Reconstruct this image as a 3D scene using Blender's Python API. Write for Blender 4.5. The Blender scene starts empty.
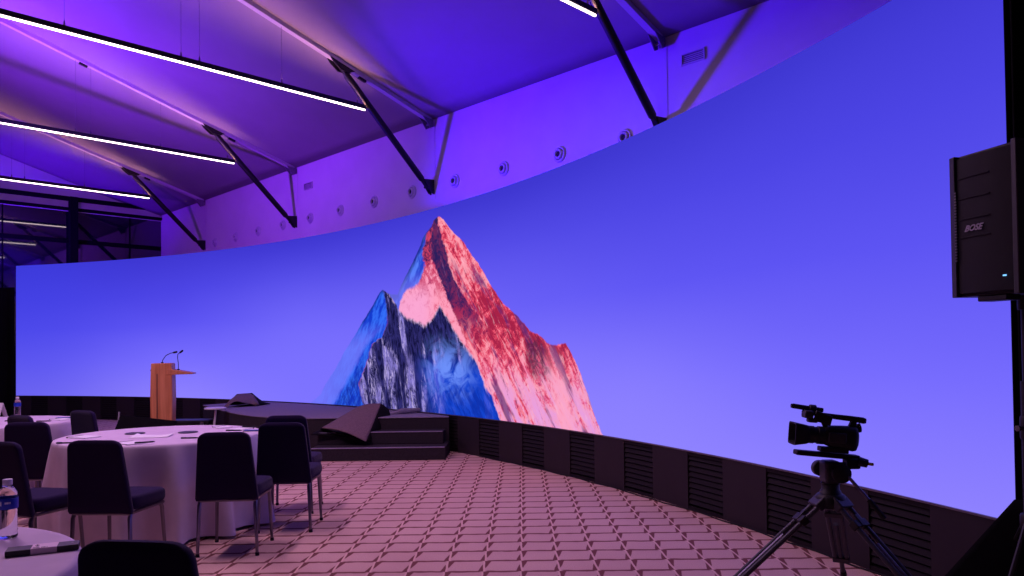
import bpy, math, random
from math import sin, cos, pi, radians, sqrt, atan2
from mathutils import Vector, Matrix
random.seed(7)
SC = bpy.context.scene
COL = SC.collection

# ------------------------------------------------------------------ camera
F, CYP, PITCH, ROLL, H = 750.805, 336.19, 0.018866, -0.012396, 1.42
fw = Vector((0, cos(PITCH), sin(PITCH)))
up0 = Vector((0, -sin(PITCH), cos(PITCH)))
rt0 = Vector((1, 0, 0))
RT = rt0 * cos(ROLL) + up0 * sin(ROLL)
UP = up0 * cos(ROLL) - rt0 * sin(ROLL)
cam_d = bpy.data.cameras.new('camera')
cam = bpy.data.objects.new('camera', cam_d)
COL.objects.link(cam)
M = Matrix.Identity(4)
for i in range(3):
    M[i][0], M[i][1], M[i][2] = RT[i], UP[i], -fw[i]
M[0][3], M[1][3], M[2][3] = 0, 0, H
cam.matrix_world = M
cam_d.sensor_width = 36
cam_d.lens = F / 1024 * 36
cam_d.shift_y = (CYP - 288) / 1024
cam_d.clip_start = 0.05
cam_d.clip_end = 200
SC.camera = cam
SC.view_settings.view_transform = 'Standard'
SC.view_settings.look = 'None'
SC.view_settings.gamma = 1
SC.view_settings.exposure = 0
SC.view_settings.use_curve_mapping = False
SC.cycles.use_denoising = True
SC.cycles.max_bounces = 6
SC.cycles.sample_clamp_indirect = 6

def ray(x, y):
    return fw + RT * ((x - 512) / F) - UP * ((y - CYP) / F)
def atz(x, y, z):
    r = ray(x, y); k = (z - H) / r.z
    return Vector((0, 0, H)) + r * k
def atY(x, y, Y):
    r = ray(x, y); k = Y / r.y
    return Vector((0, 0, H)) + r * k

# wall frame: t along the rear wall, s out of the wall into the hall, z up
TH = radians(-45.25)
DV = Vector((sin(TH), cos(TH), 0))
NV = Vector((cos(TH), -sin(TH), 0))
WD = 8.75
def W(t, s, z):
    p = NV * (WD - s) + DV * t
    return Vector((p.x, p.y, z))
# screen circle
SX, SY, SR = -15.5767, -0.8957, 18.7135
A0, A1 = 14.57, 77.33
ZB, ZT = 0.519, 3.519
def S(a, z, dr=0.0):
    a = radians(a)
    return Vector((SX + (SR + dr) * cos(a), SY + (SR + dr) * sin(a), z))

# ------------------------------------------------------------------ mesh helpers
class MB:
    def __init__(self):
        self.v = []; self.f = []
    def add(self, vs, fs):
        b = len(self.v)
        self.v += [Vector(p) for p in vs]
        self.f += [tuple(i + b for i in q) for q in fs]
        return self
    def box(self, c, s, M=None):
        x, y, z = s[0] / 2, s[1] / 2, s[2] / 2
        c = Vector(c)
        vs = [Vector((i, j, k)) for i in (-x, x) for j in (-y, y) for k in (-z, z)]
        vs = [(c + (M @ p if M else p)) for p in vs]
        return self.add(vs, [(0, 1, 3, 2), (4, 6, 7, 5), (0, 4, 5, 1), (2, 3, 7, 6), (0, 2, 6, 4), (1, 5, 7, 3)])
    def hexa(self, p):  # 8 points: bottom 4 ccw, top 4 ccw
        return self.add(p, [(3, 2, 1, 0), (4, 5, 6, 7), (0, 1, 5, 4), (1, 2, 6, 5), (2, 3, 7, 6), (3, 0, 4, 7)])
    def bar(self, a, b, w, h, upv=(0, 0, 1)):
        a, b = Vector(a), Vector(b); d = (b - a).normalized()
        sd = d.cross(Vector(upv)).normalized(); u = sd.cross(d)
        q = [(-1, -1), (1, -1), (1, 1), (-1, 1)]
        vs = [a + sd * (i * w / 2) + u * (j * h / 2) for i, j in q] + [b + sd * (i * w / 2) + u * (j * h / 2) for i, j in q]
        return self.add(vs, [(0, 1, 2, 3), (7, 6, 5, 4), (0, 4, 5, 1), (1, 5, 6, 2), (2, 6, 7, 3), (3, 7, 4, 0)])
    def tube(self, pts, r, seg=10):
        pts = [Vector(p) for p in pts]; n = len(pts)
        rs = r if isinstance(r, (list, tuple)) else [r] * n
        vs = []; fs = []
        ref = None
        for i, p in enumerate(pts):
            d = (pts[min(i + 1, n - 1)] - pts[max(i - 1, 0)]).normalized()
            if ref is None:
                ref = Vector((0, 0, 1)) if abs(d.z) < .9 else Vector((1, 0, 0))
            a = (ref - d * ref.dot(d)).normalized(); b = d.cross(a); ref = a
            for k in range(seg):
                t = 2 * pi * k / seg
                vs.append(p + (a * cos(t) + b * sin(t)) * rs[i])
        for i in range(n - 1):
            for k in range(seg):
                k2 = (k + 1) % seg
                fs.append((i * seg + k, i * seg + k2, (i + 1) * seg + k2, (i + 1) * seg + k))
        fs.append(tuple(range(seg))[::-1]); fs.append(tuple((n - 1) * seg + k for k in range(seg)))
        return self.add(vs, fs)
    def loft(self, secs, caps=True):
        n = len(secs[0]); vs = [p for s in secs for p in s]; fs = []
        for i in range(len(secs) - 1):
            for k in range(n):
                k2 = (k + 1) % n
                fs.append((i * n + k, i * n + k2, (i + 1) * n + k2, (i + 1) * n + k))
        if caps:
            fs.append(tuple(range(n))[::-1]); fs.append(tuple((len(secs) - 1) * n + k for k in range(n)))
        return self.add(vs, fs)
    def lathe(self, prof, M=None, seg=24, caps=True):
        secs = []
        for r, z in prof:
            s = [Vector((r * cos(2 * pi * k / seg), r * sin(2 * pi * k / seg), z)) for k in range(seg)]
            secs.append([M @ p for p in s] if M else s)
        return self.loft(secs, caps)
    def grid(self, fn, nu, nv):
        vs = [fn(i / nu, j / nv) for j in range(nv + 1) for i in range(nu + 1)]
        fs = [(j * (nu + 1) + i, j * (nu + 1) + i + 1, (j + 1) * (nu + 1) + i + 1, (j + 1) * (nu + 1) + i) for j in range(nv) for i in range(nu)]
        return self.add(vs, fs)
    def prism(self, poly, z0, z1, M=None):
        n = len(poly)
        vs = [Vector((p[0], p[1], z0)) for p in poly] + [Vector((p[0], p[1], z1)) for p in poly]
        if M: vs = [M @ p for p in vs]
        fs = [tuple(range(n))[::-1], tuple(range(n, 2 * n))] + [(i, (i + 1) % n, n + (i + 1) % n, n + i) for i in range(n)]
        return self.add(vs, fs)
    def obj(self, name, mat, parent=None, bevel=0, smooth=35, solid=0, fixn=True):
        me = bpy.data.meshes.new(name)
        me.from_pydata([tuple(p) for p in self.v], [], self.f)
        if fixn:
            import bmesh
            bm = bmesh.new(); bm.from_mesh(me)
            bmesh.ops.recalc_face_normals(bm, faces=bm.faces)
            bm.to_mesh(me); bm.free()
        me.materials.append(mat)
        o = bpy.data.objects.new(name, me); COL.objects.link(o)
        if parent: o.parent = parent
        if smooth:
            for p in me.polygons: p.use_smooth = True
            me.set_sharp_from_angle(angle=radians(smooth))
        if solid:
            m = o.modifiers.new('thickness', 'SOLIDIFY'); m.thickness = solid; m.offset = 0
        if bevel:
            m = o.modifiers.new('edge', 'BEVEL'); m.width = bevel; m.segments = 2; m.limit_method = 'ANGLE'; m.angle_limit = radians(40)
        return o

def se(w, d, z, n=28, e=0.35, c=(0, 0)):   # rounded-rectangle section
    out = []
    for k in range(n):
        t = 2 * pi * k / n
        cx, sy = cos(t), sin(t)
        out.append(Vector((c[0] + w / 2 * math.copysign(abs(cx) ** e, cx), c[1] + d / 2 * math.copysign(abs(sy) ** e, sy), z)))
    return out
def tag(o, label, cat, group=None):
    o['label'] = label; o['category'] = cat
    if group: o['group'] = group
    return o
def thing(name, label, cat, loc=(0, 0, 0), rz=0, group=None):
    o = bpy.data.objects.new(name, None); COL.objects.link(o)
    o.empty_display_size = .1
    o.location = loc; o.rotation_euler = (0, 0, rz)
    return tag(o, label, cat, group)
def struct(o, label=None, cat=None):
    o['kind'] = 'structure'
    if label: o['label'] = label
    if cat: o['category'] = cat
    return o
def copy_tree(o, parent=None):
    c = o.copy(); COL.objects.link(c)
    if parent: c.parent = parent
    for ch in list(o.children): copy_tree(ch, c)
    return c
def text_mesh(body, size, mat, name, parent, M, shear=0, depth=.0006, bold=0.0):
    cu = bpy.data.curves.new(name, 'FONT'); cu.body = body; cu.size = size; cu.align_x = 'CENTER'; cu.align_y = 'CENTER'
    cu.extrude = depth; cu.shear = shear; cu.offset = bold; cu.resolution_u = 3
    o = bpy.data.objects.new(name, cu)
    COL.objects.link(o)
    dg = bpy.context.evaluated_depsgraph_get()
    me = bpy.data.meshes.new_from_object(o.evaluated_get(dg))
    bpy.data.objects.remove(o)
    me.materials.clear(); me.materials.append(mat)
    o = bpy.data.objects.new(name, me); COL.objects.link(o)
    o.parent = parent; o.matrix_local = M
    return o

# ------------------------------------------------------------------ material helpers
def lin(c):
    return tuple(((x / 12.92) if x <= .04045 else ((x + .055) / 1.055) ** 2.4) for x in c)
def rgb8(r, g, b):
    return lin((r / 255, g / 255, b / 255)) + (1,)
class NT:
    def __init__(self, name):
        self.m = bpy.data.materials.new(name); self.m.use_nodes = True
        self.t = self.m.node_tree; self.t.nodes.clear()
        self.out = self.t.nodes.new('ShaderNodeOutputMaterial')
    def node(self, ty, **kw):
        n = self.t.nodes.new(ty)
        for k, v in kw.items(): setattr(n, k, v)
        return n
    def link(self, a, b):
        self.t.links.new(a.s if isinstance(a, E) else a, b)
    def put(self, v, sock):
        if isinstance(v, E): self.t.links.new(v.s, sock)
        elif hasattr(v, 'is_output'): self.t.links.new(v, sock)
        else: sock.default_value = v
class E:
    def __init__(self, nt, s): self.nt = nt; self.s = s
    def op(self, o, *a):
        n = self.nt.node('ShaderNodeMath', operation=o)
        self.nt.put(self, n.inputs[0])
        for i, v in enumerate(a): self.nt.put(v, n.inputs[i + 1])
        return E(self.nt, n.outputs[0])
    def __add__(self, o): return self.op('ADD', o)
    __radd__ = __add__
    def __mul__(self, o): return self.op('MULTIPLY', o)
    __rmul__ = __mul__
    def __sub__(self, o): return self.op('SUBTRACT', o)
    def __rsub__(self, o): return self.op('MULTIPLY', -1.0).op('ADD', o)
    def __truediv__(self, o): return self.op('DIVIDE', o)
    def abs(self): return self.op('ABSOLUTE')
    def frac(self): return self.op('FRACT')
    def sin(self): return self.op('SINE')
    def min(self, o): return self.op('MINIMUM', o)
    def max(self, o): return self.op('MAXIMUM', o)
    def pow(self, o): return self.op('POWER', o)
    def clamp(self): return self.max(0.0).min(1.0)
    def ss(self, a, b):   # smoothstep a..b -> 0..1 (a may exceed b)
        n = self.nt.node('ShaderNodeMapRange', interpolation_type='SMOOTHSTEP')
        self.nt.put(self, n.inputs['Value'])
        if a <= b: n.inputs[1].default_value = a; n.inputs[2].default_value = b; n.inputs[3].default_value = 0; n.inputs[4].default_value = 1
        else: n.inputs[1].default_value = b; n.inputs[2].default_value = a; n.inputs[3].default_value = 1; n.inputs[4].default_value = 0
        return E(self.nt, n.outputs[0])
    def curve(self, pts, xr, yr):
        x = (self - xr[0]) * (1 / (xr[1] - xr[0]))
        n = self.nt.node('ShaderNodeFloatCurve')
        cm = n.mapping; cm.extend = 'HORIZONTAL'; c = cm.curves[0]
        P = sorted(((p[0] - xr[0]) / (xr[1] - xr[0]), (p[1] - yr[0]) / (yr[1] - yr[0])) for p in pts)
        P = [(min(1, max(0, a)), min(1, max(0, b))) for a, b in P]
        c.points[0].location = P[0]; c.points[1].location = P[-1]
        for p in P[1:-1]: c.points.new(*p)
        for p in c.points: p.handle_type = 'VECTOR'
        cm.update()
        self.nt.put(x, n.inputs['Value'])
        return E(self.nt, n.outputs[0]) * (yr[1] - yr[0]) + yr[0]
def noise(nt, x, y, z=0.0, scale=1.0, detail=4.0, rough=.55, dist=0.0):
    c = nt.node('ShaderNodeCombineXYZ'); nt.put(x, c.inputs[0]); nt.put(y, c.inputs[1]); nt.put(z, c.inputs[2])
    n = nt.node('ShaderNodeTexNoise'); n.inputs['Scale'].default_value = scale; n.inputs['Detail'].default_value = detail
    n.inputs['Roughness'].default_value = rough; n.inputs['Distortion'].default_value = dist
    nt.link(c.outputs[0], n.inputs['Vector'])
    return E(nt, n.outputs[0])
def mix(nt, f, a, b):
    n = nt.node('ShaderNodeMix', data_type='RGBA')
    nt.put(f, n.inputs[0]); nt.put(a, n.inputs[6]); nt.put(b, n.inputs[7])
    return n.outputs[2]
def mat(name, c, rough=.6, metal=0.0, spec=.5, var=.12, vscale=30, bump=0.0, bscale=200, trans=0.0, ior=1.45, sheen=0.0):
    nt = NT(name)
    b = nt.node('ShaderNodeBsdfPrincipled')
    tc = nt.node('ShaderNodeTexCoord')
    n = nt.node('ShaderNodeTexNoise'); n.inputs['Scale'].default_value = vscale; n.inputs['Detail'].default_value = 3
    nt.link(tc.outputs['Object'], n.inputs['Vector'])
    col = rgb8(*c); dk = tuple(x * (1 - var) for x in col[:3]) + (1,); lt = tuple(min(1, x * (1 + var)) for x in col[:3]) + (1,)
    nt.link(mix(nt, E(nt, n.outputs[0]).ss(.3, .7), dk, lt), b.inputs['Base Color'])
    b.inputs['Roughness'].default_value = rough; b.inputs['Metallic'].default_value = metal
    b.inputs['Specular IOR Level'].default_value = spec; b.inputs['IOR'].default_value = ior
    b.inputs['Transmission Weight'].default_value = trans
    if sheen: b.inputs['Sheen Weight'].default_value = sheen
    if bump:
        n2 = nt.node('ShaderNodeTexNoise'); n2.inputs['Scale'].default_value = bscale; n2.inputs['Detail'].default_value = 2
        nt.link(tc.outputs['Object'], n2.inputs['Vector'])
        bp = nt.node('ShaderNodeBump'); bp.inputs['Strength'].default_value = bump; bp.inputs['Distance'].default_value = .01
        nt.link(n2.outputs[0], bp.inputs['Height']); nt.link(bp.outputs[0], b.inputs['Normal'])
    nt.link(b.outputs[0], nt.out.inputs[0])
    return nt.m
def emit(name, c, st):
    nt = NT(name); e = nt.node('ShaderNodeEmission'); e.inputs[0].default_value = rgb8(*c); e.inputs[1].default_value = st
    nt.link(e.outputs[0], nt.out.inputs[0]); return nt.m

MT = dict(
    wall=mat('white_wall_panel', (205, 200, 205), .8, var=.03, vscale=2),
    membrane=mat('pale_roof_membrane', (142, 134, 140), .75, var=.03, vscale=1.5),
    beam=mat('white_painted_steel', (190, 184, 190), .5, var=.03),
    bracket=mat('grey_painted_steel', (120, 116, 124), .5),
    black=mat('black_painted_steel', (15, 13, 16), .5, var=.1),
    black_m=mat('matt_black_plastic', (20, 18, 22), .55, var=.15),
    rubber=mat('black_rubber', (14, 13, 15), .8),
    darkgrey=mat('dark_grey_plastic', (48, 46, 54), .5),
    grey=mat('grey_anodised_metal', (120, 116, 128), .35, .7),
    plinth=mat('charcoal_plinth_board', (42, 34, 41), .6, spec=.3, var=.06, vscale=6),
    vent=mat('black_slatted_grille', (30, 24, 29), .7, spec=.2),
    ventback=mat('black_grille_backing', (22, 17, 21), .9, spec=.1),
    drape=mat('black_masking_cloth', (13, 12, 15), .95, spec=.1, bump=.2, bscale=300),
    stagecarpet=mat('dark_grey_stage_carpet', (128, 118, 134), .95, spec=.1, bump=.35, bscale=400, vscale=60),
    stepcarpet=mat('black_step_carpet', (50, 44, 50), .95, spec=.1, bump=.35, bscale=400, vscale=60),
    underlay=mat('black_carpet_backing', (24, 21, 25), .95, spec=.1),
    flap=mat('brown_grey_carpet', (112, 92, 98), .95, spec=.1, bump=.3, bscale=400, vscale=60),
    wood=None, cloth=mat('white_table_linen', (200, 184, 204), .85, spec=.2, var=.04, vscale=8, bump=.12, bscale=900),
    chairback=mat('dark_purple_upholstery', (28, 14, 54), .9, spec=.1, bump=.2, bscale=700, var=.1, vscale=120, sheen=.1),
    chrome=mat('dull_chrome_tube', (118, 112, 128), .28, 1.0, var=.03),
    paper=mat('white_paper', (225, 222, 228), .8, var=.03),
    blackpaper=mat('black_card', (26, 24, 30), .5, var=.05),
    pink=mat('pale_printed_label', (228, 205, 220), .7, var=.03),
    ink=mat('dark_print_ink', (70, 55, 85), .7),
    whiteink=mat('white_print_ink', (235, 235, 240), .6),
    bluelabel=mat('blue_bottle_label', (20, 50, 175), .4, var=.1),
    cap=mat('white_bottle_cap', (235, 232, 238), .4, var=.02),
    pet=mat('clear_bottle_plastic', (245, 245, 250), .08, trans=1.0, ior=1.33, var=.0),
    logo=mat('silver_badge', (150, 142, 155), .4, .6),
    white=mat('white_painted_furniture', (215, 210, 216), .5, var=.03),
    lens=mat('dark_coated_glass', (10, 10, 18), .05, spec=.8),
    brass=mat('yellow_tip', (190, 170, 70), .5),
    nozzle=mat('white_air_nozzle', (190, 186, 196), .5, var=.03),
    nozzledark=mat('dark_nozzle_throat', (20, 18, 26), .7),
)
def wood_mat():
    nt = NT('orange_wood_veneer'); b = nt.node('ShaderNodeBsdfPrincipled'); tc = nt.node('ShaderNodeTexCoord')
    sp = nt.node('ShaderNodeSeparateXYZ'); nt.link(tc.outputs['Object'], sp.inputs[0])
    X, Y, Z = (E(nt, sp.outputs[i]) for i in range(3))
    g = noise(nt, X * 22, Y * 22, Z * 1.2, 1.0, 5, .6, .6)
    nt.link(mix(nt, g.ss(.3, .7), rgb8(196, 120, 72), rgb8(224, 150, 96)), b.inputs['Base Color'])
    b.inputs['Roughness'].default_value = .45
    nt.link(b.outputs[0], nt.out.inputs[0]); return nt.m
MT['wood'] = wood_mat()
def glass_mat():
    nt = NT('dark_window_glass'); b = nt.node('ShaderNodeBsdfPrincipled')
    b.inputs['Base Color'].default_value = (.004, .004, .01, 1); b.inputs['Roughness'].default_value = .03
    b.inputs['Specular IOR Level'].default_value = .9; b.inputs['IOR'].default_value = 1.7
    nt.link(b.outputs[0], nt.out.inputs[0]); return nt.m
MT['glass'] = glass_mat()

# carpet: woven basket pattern of braided columns and dark row lines
def carpet_mat():
    nt = NT('patterned_carpet'); b = nt.node('ShaderNodeBsdfPrincipled')
    g = nt.node('ShaderNodeNewGeometry'); sp = nt.node('ShaderNodeSeparateXYZ'); nt.link(g.outputs['Position'], sp.inputs[0])
    x0, y0 = E(nt, sp.outputs[0]), E(nt, sp.outputs[1])
    P = .2455
    xr = x0 - y0 * .0133; yr = y0 + x0 * .0133
    wob = noise(nt, x0 * 9, y0 * 9, 0.0, 1.0, 2)
    fx = ((xr - CARPET_PX) * (1 / P) + .5 + (wob - .5) * .05).frac() - .5
    fy = ((yr - CARPET_PY) * (1 / P) + .5 + (wob - .5) * .06).frac() - .5
    g = fy + .5                                   # 0 at the near row line, 1 at the far one
    rowd = g.min(1.0 - g)
    ax = fx.abs()
    thick = .050 + noise(nt, x0 * 7, y0 * 30, 5.0, 1.0, 2).ss(.35, .7) * .045
    rowm = (rowd / thick).ss(1.35, .55) * ax.ss(.04, .12)
    lx = fx - (g - .5) * -.05
    tr = (g - .22).max(0.0) * .24
    right = lx.ss(.022, .034) * (tr - lx + .026).ss(-.006, .014) * g.ss(.26, .40)
    tl = (.74 - g).max(0.0) * .20
    left = (lx * -1.0).ss(.022, .034) * (tl + lx + .026).ss(-.006, .014) * g.ss(.70, .56)
    light = lx.abs().ss(.030, .014)
    dark = rowm.max(right).max(left) * (1.0 - light)
    fib = noise(nt, x0 * 160, y0 * 160, 0.0, 1.0, 2)
    big = noise(nt, x0 * 1.1, y0 * 1.1, 3.0, 1.0, 3)
    base = mix(nt, fib.ss(.3, .7), rgb8(184, 150, 138), rgb8(208, 174, 160))
    base = mix(nt, big.ss(.3, .75) * .35, base, rgb8(172, 136, 128))
    base = mix(nt, light * .6, base, rgb8(218, 182, 162))
    nt.link(mix(nt, dark * .92, base, rgb8(104, 54, 54)), b.inputs['Base Color'])
    b.inputs['Roughness'].default_value = .95; b.inputs['Specular IOR Level'].default_value = .1
    bp = nt.node('ShaderNodeBump'); bp.inputs['Strength'].default_value = .25; bp.inputs['Distance'].default_value = .01
    nt.link((fib * .3 - dark * .6), bp.inputs['Height']); nt.link(bp.outputs[0], b.inputs['Normal'])
    nt.link(b.outputs[0], nt.out.inputs[0]); return nt.m
P_ = .2455
_p = atz(521.5, 530, 0); CARPET_PX = _p.x - _p.y * .0133
_p = atz(521.5, 571.2, 0); CARPET_PY = _p.y + _p.x * .0133 - P_ / 2
MT['carpet'] = carpet_mat()

# what the video wall shows: violet-blue sky and a sunlit mountain
def screen_mat():
    nt = NT('video_wall_picture')
    uvn = nt.node('ShaderNodeUVMap'); uvn.uv_map = 'metres'
    sp = nt.node('ShaderNodeSeparateXYZ'); nt.link(uvn.outputs[0], sp.inputs[0])
    u, v = E(nt, sp.outputs[0]), E(nt, sp.outputs[1])
    # sky
    cr = nt.node('ShaderNodeValToRGB'); r = cr.color_ramp
    stops = [(0, (142, 129, 255)), (.25, (119, 108, 254)), (.5, (93, 84, 243)), (.75, (76, 68, 228)), (1, (62, 54, 208))]
    r.elements[0].position = 0; r.elements[0].color = rgb8(*stops[0][1])
    r.elements[1].position = 1; r.elements[1].color = rgb8(*stops[-1][1])
    for p, c in stops[1:-1]:
        e = r.elements.new(p); e.color = rgb8(*c)
    low = noise(nt, u * .25, v * .6, 1.0, 1.0, 2)
    nt.put((v * (1 / 3.0) + (low - .5) * .12), cr.inputs[0])
    sky = cr.outputs[0]
    sky = mix(nt, u.ss(5.0, .0) * .55, sky, rgb8(60, 62, 228))
    sky = mix(nt, u.ss(4.5, 9.0) * u.ss(19.0, 11.0) * v.ss(3.1, .5) * .85, sky, rgb8(124, 114, 255))
    sky = mix(nt, u.ss(12.5, 15.5) * u.ss(19.5, 16.5) * v.ss(1.5, .1) * .6, sky, rgb8(146, 134, 255))
    # warped coordinates for rocky edges
    w1 = noise(nt, u * 7, v * 7, 2.0, 1.0, 5, .65) - .5
    w2 = noise(nt, u * 7, v * 7, 9.0, 1.0, 5, .65) - .5
    U = u + w1 * .14; V = v + w2 * .12
    UR, VR = (8.5, 16.5), (-.2, 3.2)
    skyl = [(8.5, -.2), (8.797, -.001), (9.137, .191), (9.274, .373), (9.545, .613), (9.815, .905), (10.149, 1.206), (10.415, 1.461), (10.678, 1.691), (10.874, 1.881), (10.952, 1.913), (11.097, 1.849), (11.169, 1.83), (11.371, 1.80), (11.431, 1.904), (11.636, 2.115), (11.81, 2.291), (11.983, 2.478), (12.07, 2.609), (12.183, 2.689), (12.307, 2.75), (12.369, 2.842), (12.518, 2.88), (12.626, 2.805), (12.864, 2.599), (13.126, 2.433), (13.329, 2.222), (13.506, 2.076), (13.8, 1.76), (14.044, 1.535), (14.293, 1.397), (14.536, 1.25), (14.668, 1.141), (14.825, 1.107), (15.08, .973), (15.231, .965), (15.405, .996), (15.476, .926), (15.616, .763), (15.752, .565), (15.907, .283), (16.015, .109), (16.111, .0), (16.3, -.2)]
    Us = u + w1 * .05
    sk = Us.curve(skyl, UR, VR) + w2 * .06
    inside = (sk - v).ss(.0, .025)
    Fp = [(8.5, 3.2), (10.9, 3.2), (10.952, 1.95), (11.097, 1.849), (11.253, 1.714), (11.439, 1.527), (11.624, 1.431), (11.851, 1.383), (12.108, 1.295), (12.309, 1.411), (12.499, 1.58), (12.659, 1.426), (12.869, 1.211), (13.121, .984), (13.418, .766), (13.589, .474), (13.789, .289), (13.983, 0.0), (14.1, -.2)]
    front = (U.curve(Fp, UR, VR) - V).ss(-.02, .04)
    Lp = [(0.0, 10.38), (.373, 10.236), (.714, 10.469), (1.028, 10.636), (1.151, 10.927), (1.363, 11.089), (1.69, 11.031), (1.893, 10.97), (2.2, 10.9)]
    leftline = V.curve(Lp, (-.2, 3.2), UR)
    right_of_left = (U - leftline).ss(-.02, .03)
    darkfront = front * right_of_left
    leftface = (1.0 - right_of_left) * U.ss(11.2, 11.05)
    # main face lines as u(v)
    b2 = v.curve([(0.0, 14.262), (.297, 13.989), (.799, 13.537), (1.234, 13.187), (1.45, 12.9), (1.631, 12.738), (1.949, 12.501), (2.271, 12.314), (2.52, 12.291), (2.82, 12.352)], (-.2, 3.2), UR)
    b3 = v.curve([(0.0, 14.66), (.614, 14.165), (1.051, 13.85), (1.442, 13.4), (1.73, 13.033), (1.981, 12.825), (2.259, 12.723), (2.514, 12.593), (2.77, 12.489), (2.9, 12.518)], (-.2, 3.2), UR)
    Um = u + w1 * .22
    # streaks running down the slopes
    pr = u + v * .80
    sR = noise(nt, pr * 6.0, v * 1.8, 4.0, 1.0, 9, .74, .6)
    sF = noise(nt, (u + v * .62) * 15.0, v * 3.0, 6.0, 1.0, 8, .75, .4)
    blot = noise(nt, u * 6.5, v * 6.5, 12.0, 1.0, 9, .78, .9)
    # sunlit face
    pinkness = (sR - .5) * 2.6 + (blot - .5) * 2.4 + .60 + v.ss(1.1, .1) * .30 + v.ss(1.7, 2.4) * .14 - v.ss(.5, 1.0) * v.ss(2.0, 1.4) * (u + v * .7).ss(14.0, 14.6) * .22
    sun = mix(nt, pinkness.ss(.25, .55), rgb8(168, 34, 72), rgb8(236, 74, 104))
    sun = mix(nt, pinkness.ss(.50, .85), sun, rgb8(255, 158, 176))
    sun = mix(nt, v.ss(1.0, .0) * sR.ss(.35, .6) * .75, sun, rgb8(222, 158, 240))
    sun = mix(nt, sF.ss(.56, .68) * .6, sun, rgb8(255, 200, 218))
    sun = mix(nt, sF.ss(.44, .34) * .75, sun, rgb8(110, 36, 84))
    # mauve gullies
    gul = ((noise(nt, pr * 3.2, v * .9, 20.0, 1.0, 4, .6) - .5) * 2.0).ss(.04, .24) * v.ss(2.4, 1.8)
    sun = mix(nt, gul * .78, sun, rgb8(92, 44, 116))
    # dark crag on the shoulder
    cr1 = ((u - 14.78 + (v - .9) * .3).abs() * 1.0 + w1 * .3).ss(.30, .12) * ((v - .83 + w2 * .3).abs()).ss(.32, .16)
    sun = mix(nt, cr1 * blot.ss(.36, .56) * .9, sun, rgb8(92, 22, 66))
    snow = ((u - 15.22 + (v - .6) * .35).abs() + w1 * .12).ss(.24, .08) * v.ss(1.05, .2)
    sun = mix(nt, snow * .7, sun, rgb8(255, 166, 196))
    # shadow band between the two ridges
    shade = mix(nt, blot.ss(.42, .62), rgb8(44, 30, 92), rgb8(112, 40, 92))
    shade = mix(nt, sF.ss(.56, .72) * .5, shade, rgb8(170, 120, 190))
    shade = mix(nt, v.ss(1.9, 1.3) * blot.ss(.35, .6) * .8, shade, rgb8(190, 44, 84))
    inband = (b3 - Um).ss(-.02, .03) * v.ss(.95, 1.5)
    main = mix(nt, inband, sun, shade)
    # left of the shadow: red crag strip, then the blue flank
    crag = mix(nt, blot.ss(.40, .58), rgb8(66, 26, 84), rgb8(220, 70, 104))
    leftof2 = (b2 - Um).ss(-.03, .03) * v.ss(1.5, 1.75)
    main = mix(nt, leftof2, main, crag)
    b1 = v.curve([(1.4, 11.9), (1.928, 11.974), (2.167, 12.118), (2.422, 12.067), (2.65, 12.2), (2.75, 12.307), (3.0, 12.4)], (-.2, 3.2), UR)
    flank = mix(nt, (noise(nt, (u - v * .6) * 7, v * 3, 2.0, 1.0, 4)).ss(.4, .62), rgb8(36, 66, 206), rgb8(86, 128, 250))
    flank = mix(nt, (sk - v).ss(.16, .02) * .75, flank, rgb8(26, 28, 110))
    flank = mix(nt, (v - 1.95).ss(.25, -.15) * .6, flank, rgb8(120, 120, 250))
    main = mix(nt, (b1 - Um).ss(-.03, .03) * v.ss(1.4, 1.6), main, flank)
    # pink spur and its cloud
    sp_top = U.curve([(8.5, -.2), (11.2, -.2), (11.38, 1.55), (11.427, 1.69), (11.632, 1.89), (11.80, 1.88), (11.974, 1.96), (12.117, 2.13), (12.303, 2.28), (12.5, 1.98), (12.738, 1.64), (12.92, 1.38), (13.19, 1.02), (13.55, .6), (14.2, -.2)], UR, VR)
    spur = (sp_top - V).ss(-.02, .05)
    spc = mix(nt, (blot + v.ss(2.2, 1.7) * .08).ss(.42, .60), rgb8(226, 80, 116), rgb8(255, 160, 190))
    spc = mix(nt, (sR + (blot - .5) * .6).ss(.52, .44) * v.ss(1.62, 1.95) * .85, spc, rgb8(206, 62, 104))
    spc = mix(nt, v.ss(2.1, 1.6) * u.ss(12.5, 12.0) * .8, spc, rgb8(250, 168, 216))
    spc = mix(nt, blot.ss(.46, .38) * v.ss(1.5, 2.0) * .8, spc, rgb8(150, 40, 96))
    spc = mix(nt, sF.ss(.40, .28) * v.ss(1.1, 1.6) * .5, spc, rgb8(150, 40, 90))
    main = mix(nt, spur, main, spc)
    # dark front crag
    pf = u + v * .22
    sD = noise(nt, pf * 7.0, v * 2.4, 31.0, 1.0, 9, .74, .7)
    sD2 = noise(nt, pf * 16.0, v * 4.5, 37.0, 1.0, 8, .76, .6)
    fr = mix(nt, sD2.ss(.40, .60), rgb8(14, 13, 52), rgb8(50, 46, 116))
    big = noise(nt, pf * 4.2, v * .9, 33.0, 1.0, 3, .5, .3)
    gate = (big + v.ss(1.3, .1) * .10 - u.ss(11.6, 13.0) * .08).ss(.52, .64)
    fr = mix(nt, gate * sD.ss(.42, .60) * .85, fr, rgb8(150, 136, 228))
    fr = mix(nt, gate * sD2.ss(.50, .62) * .8, fr, rgb8(212, 194, 248))
    fr = mix(nt, (u + (v * .4)).ss(11.9, 12.8) * v.ss(.95, .5) * .88, fr, rgb8(16, 70, 216))
    mz = noise(nt, u * 3.0, v * 3.5, 71.0, 1.0, 6, .6, 1.2)
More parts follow.
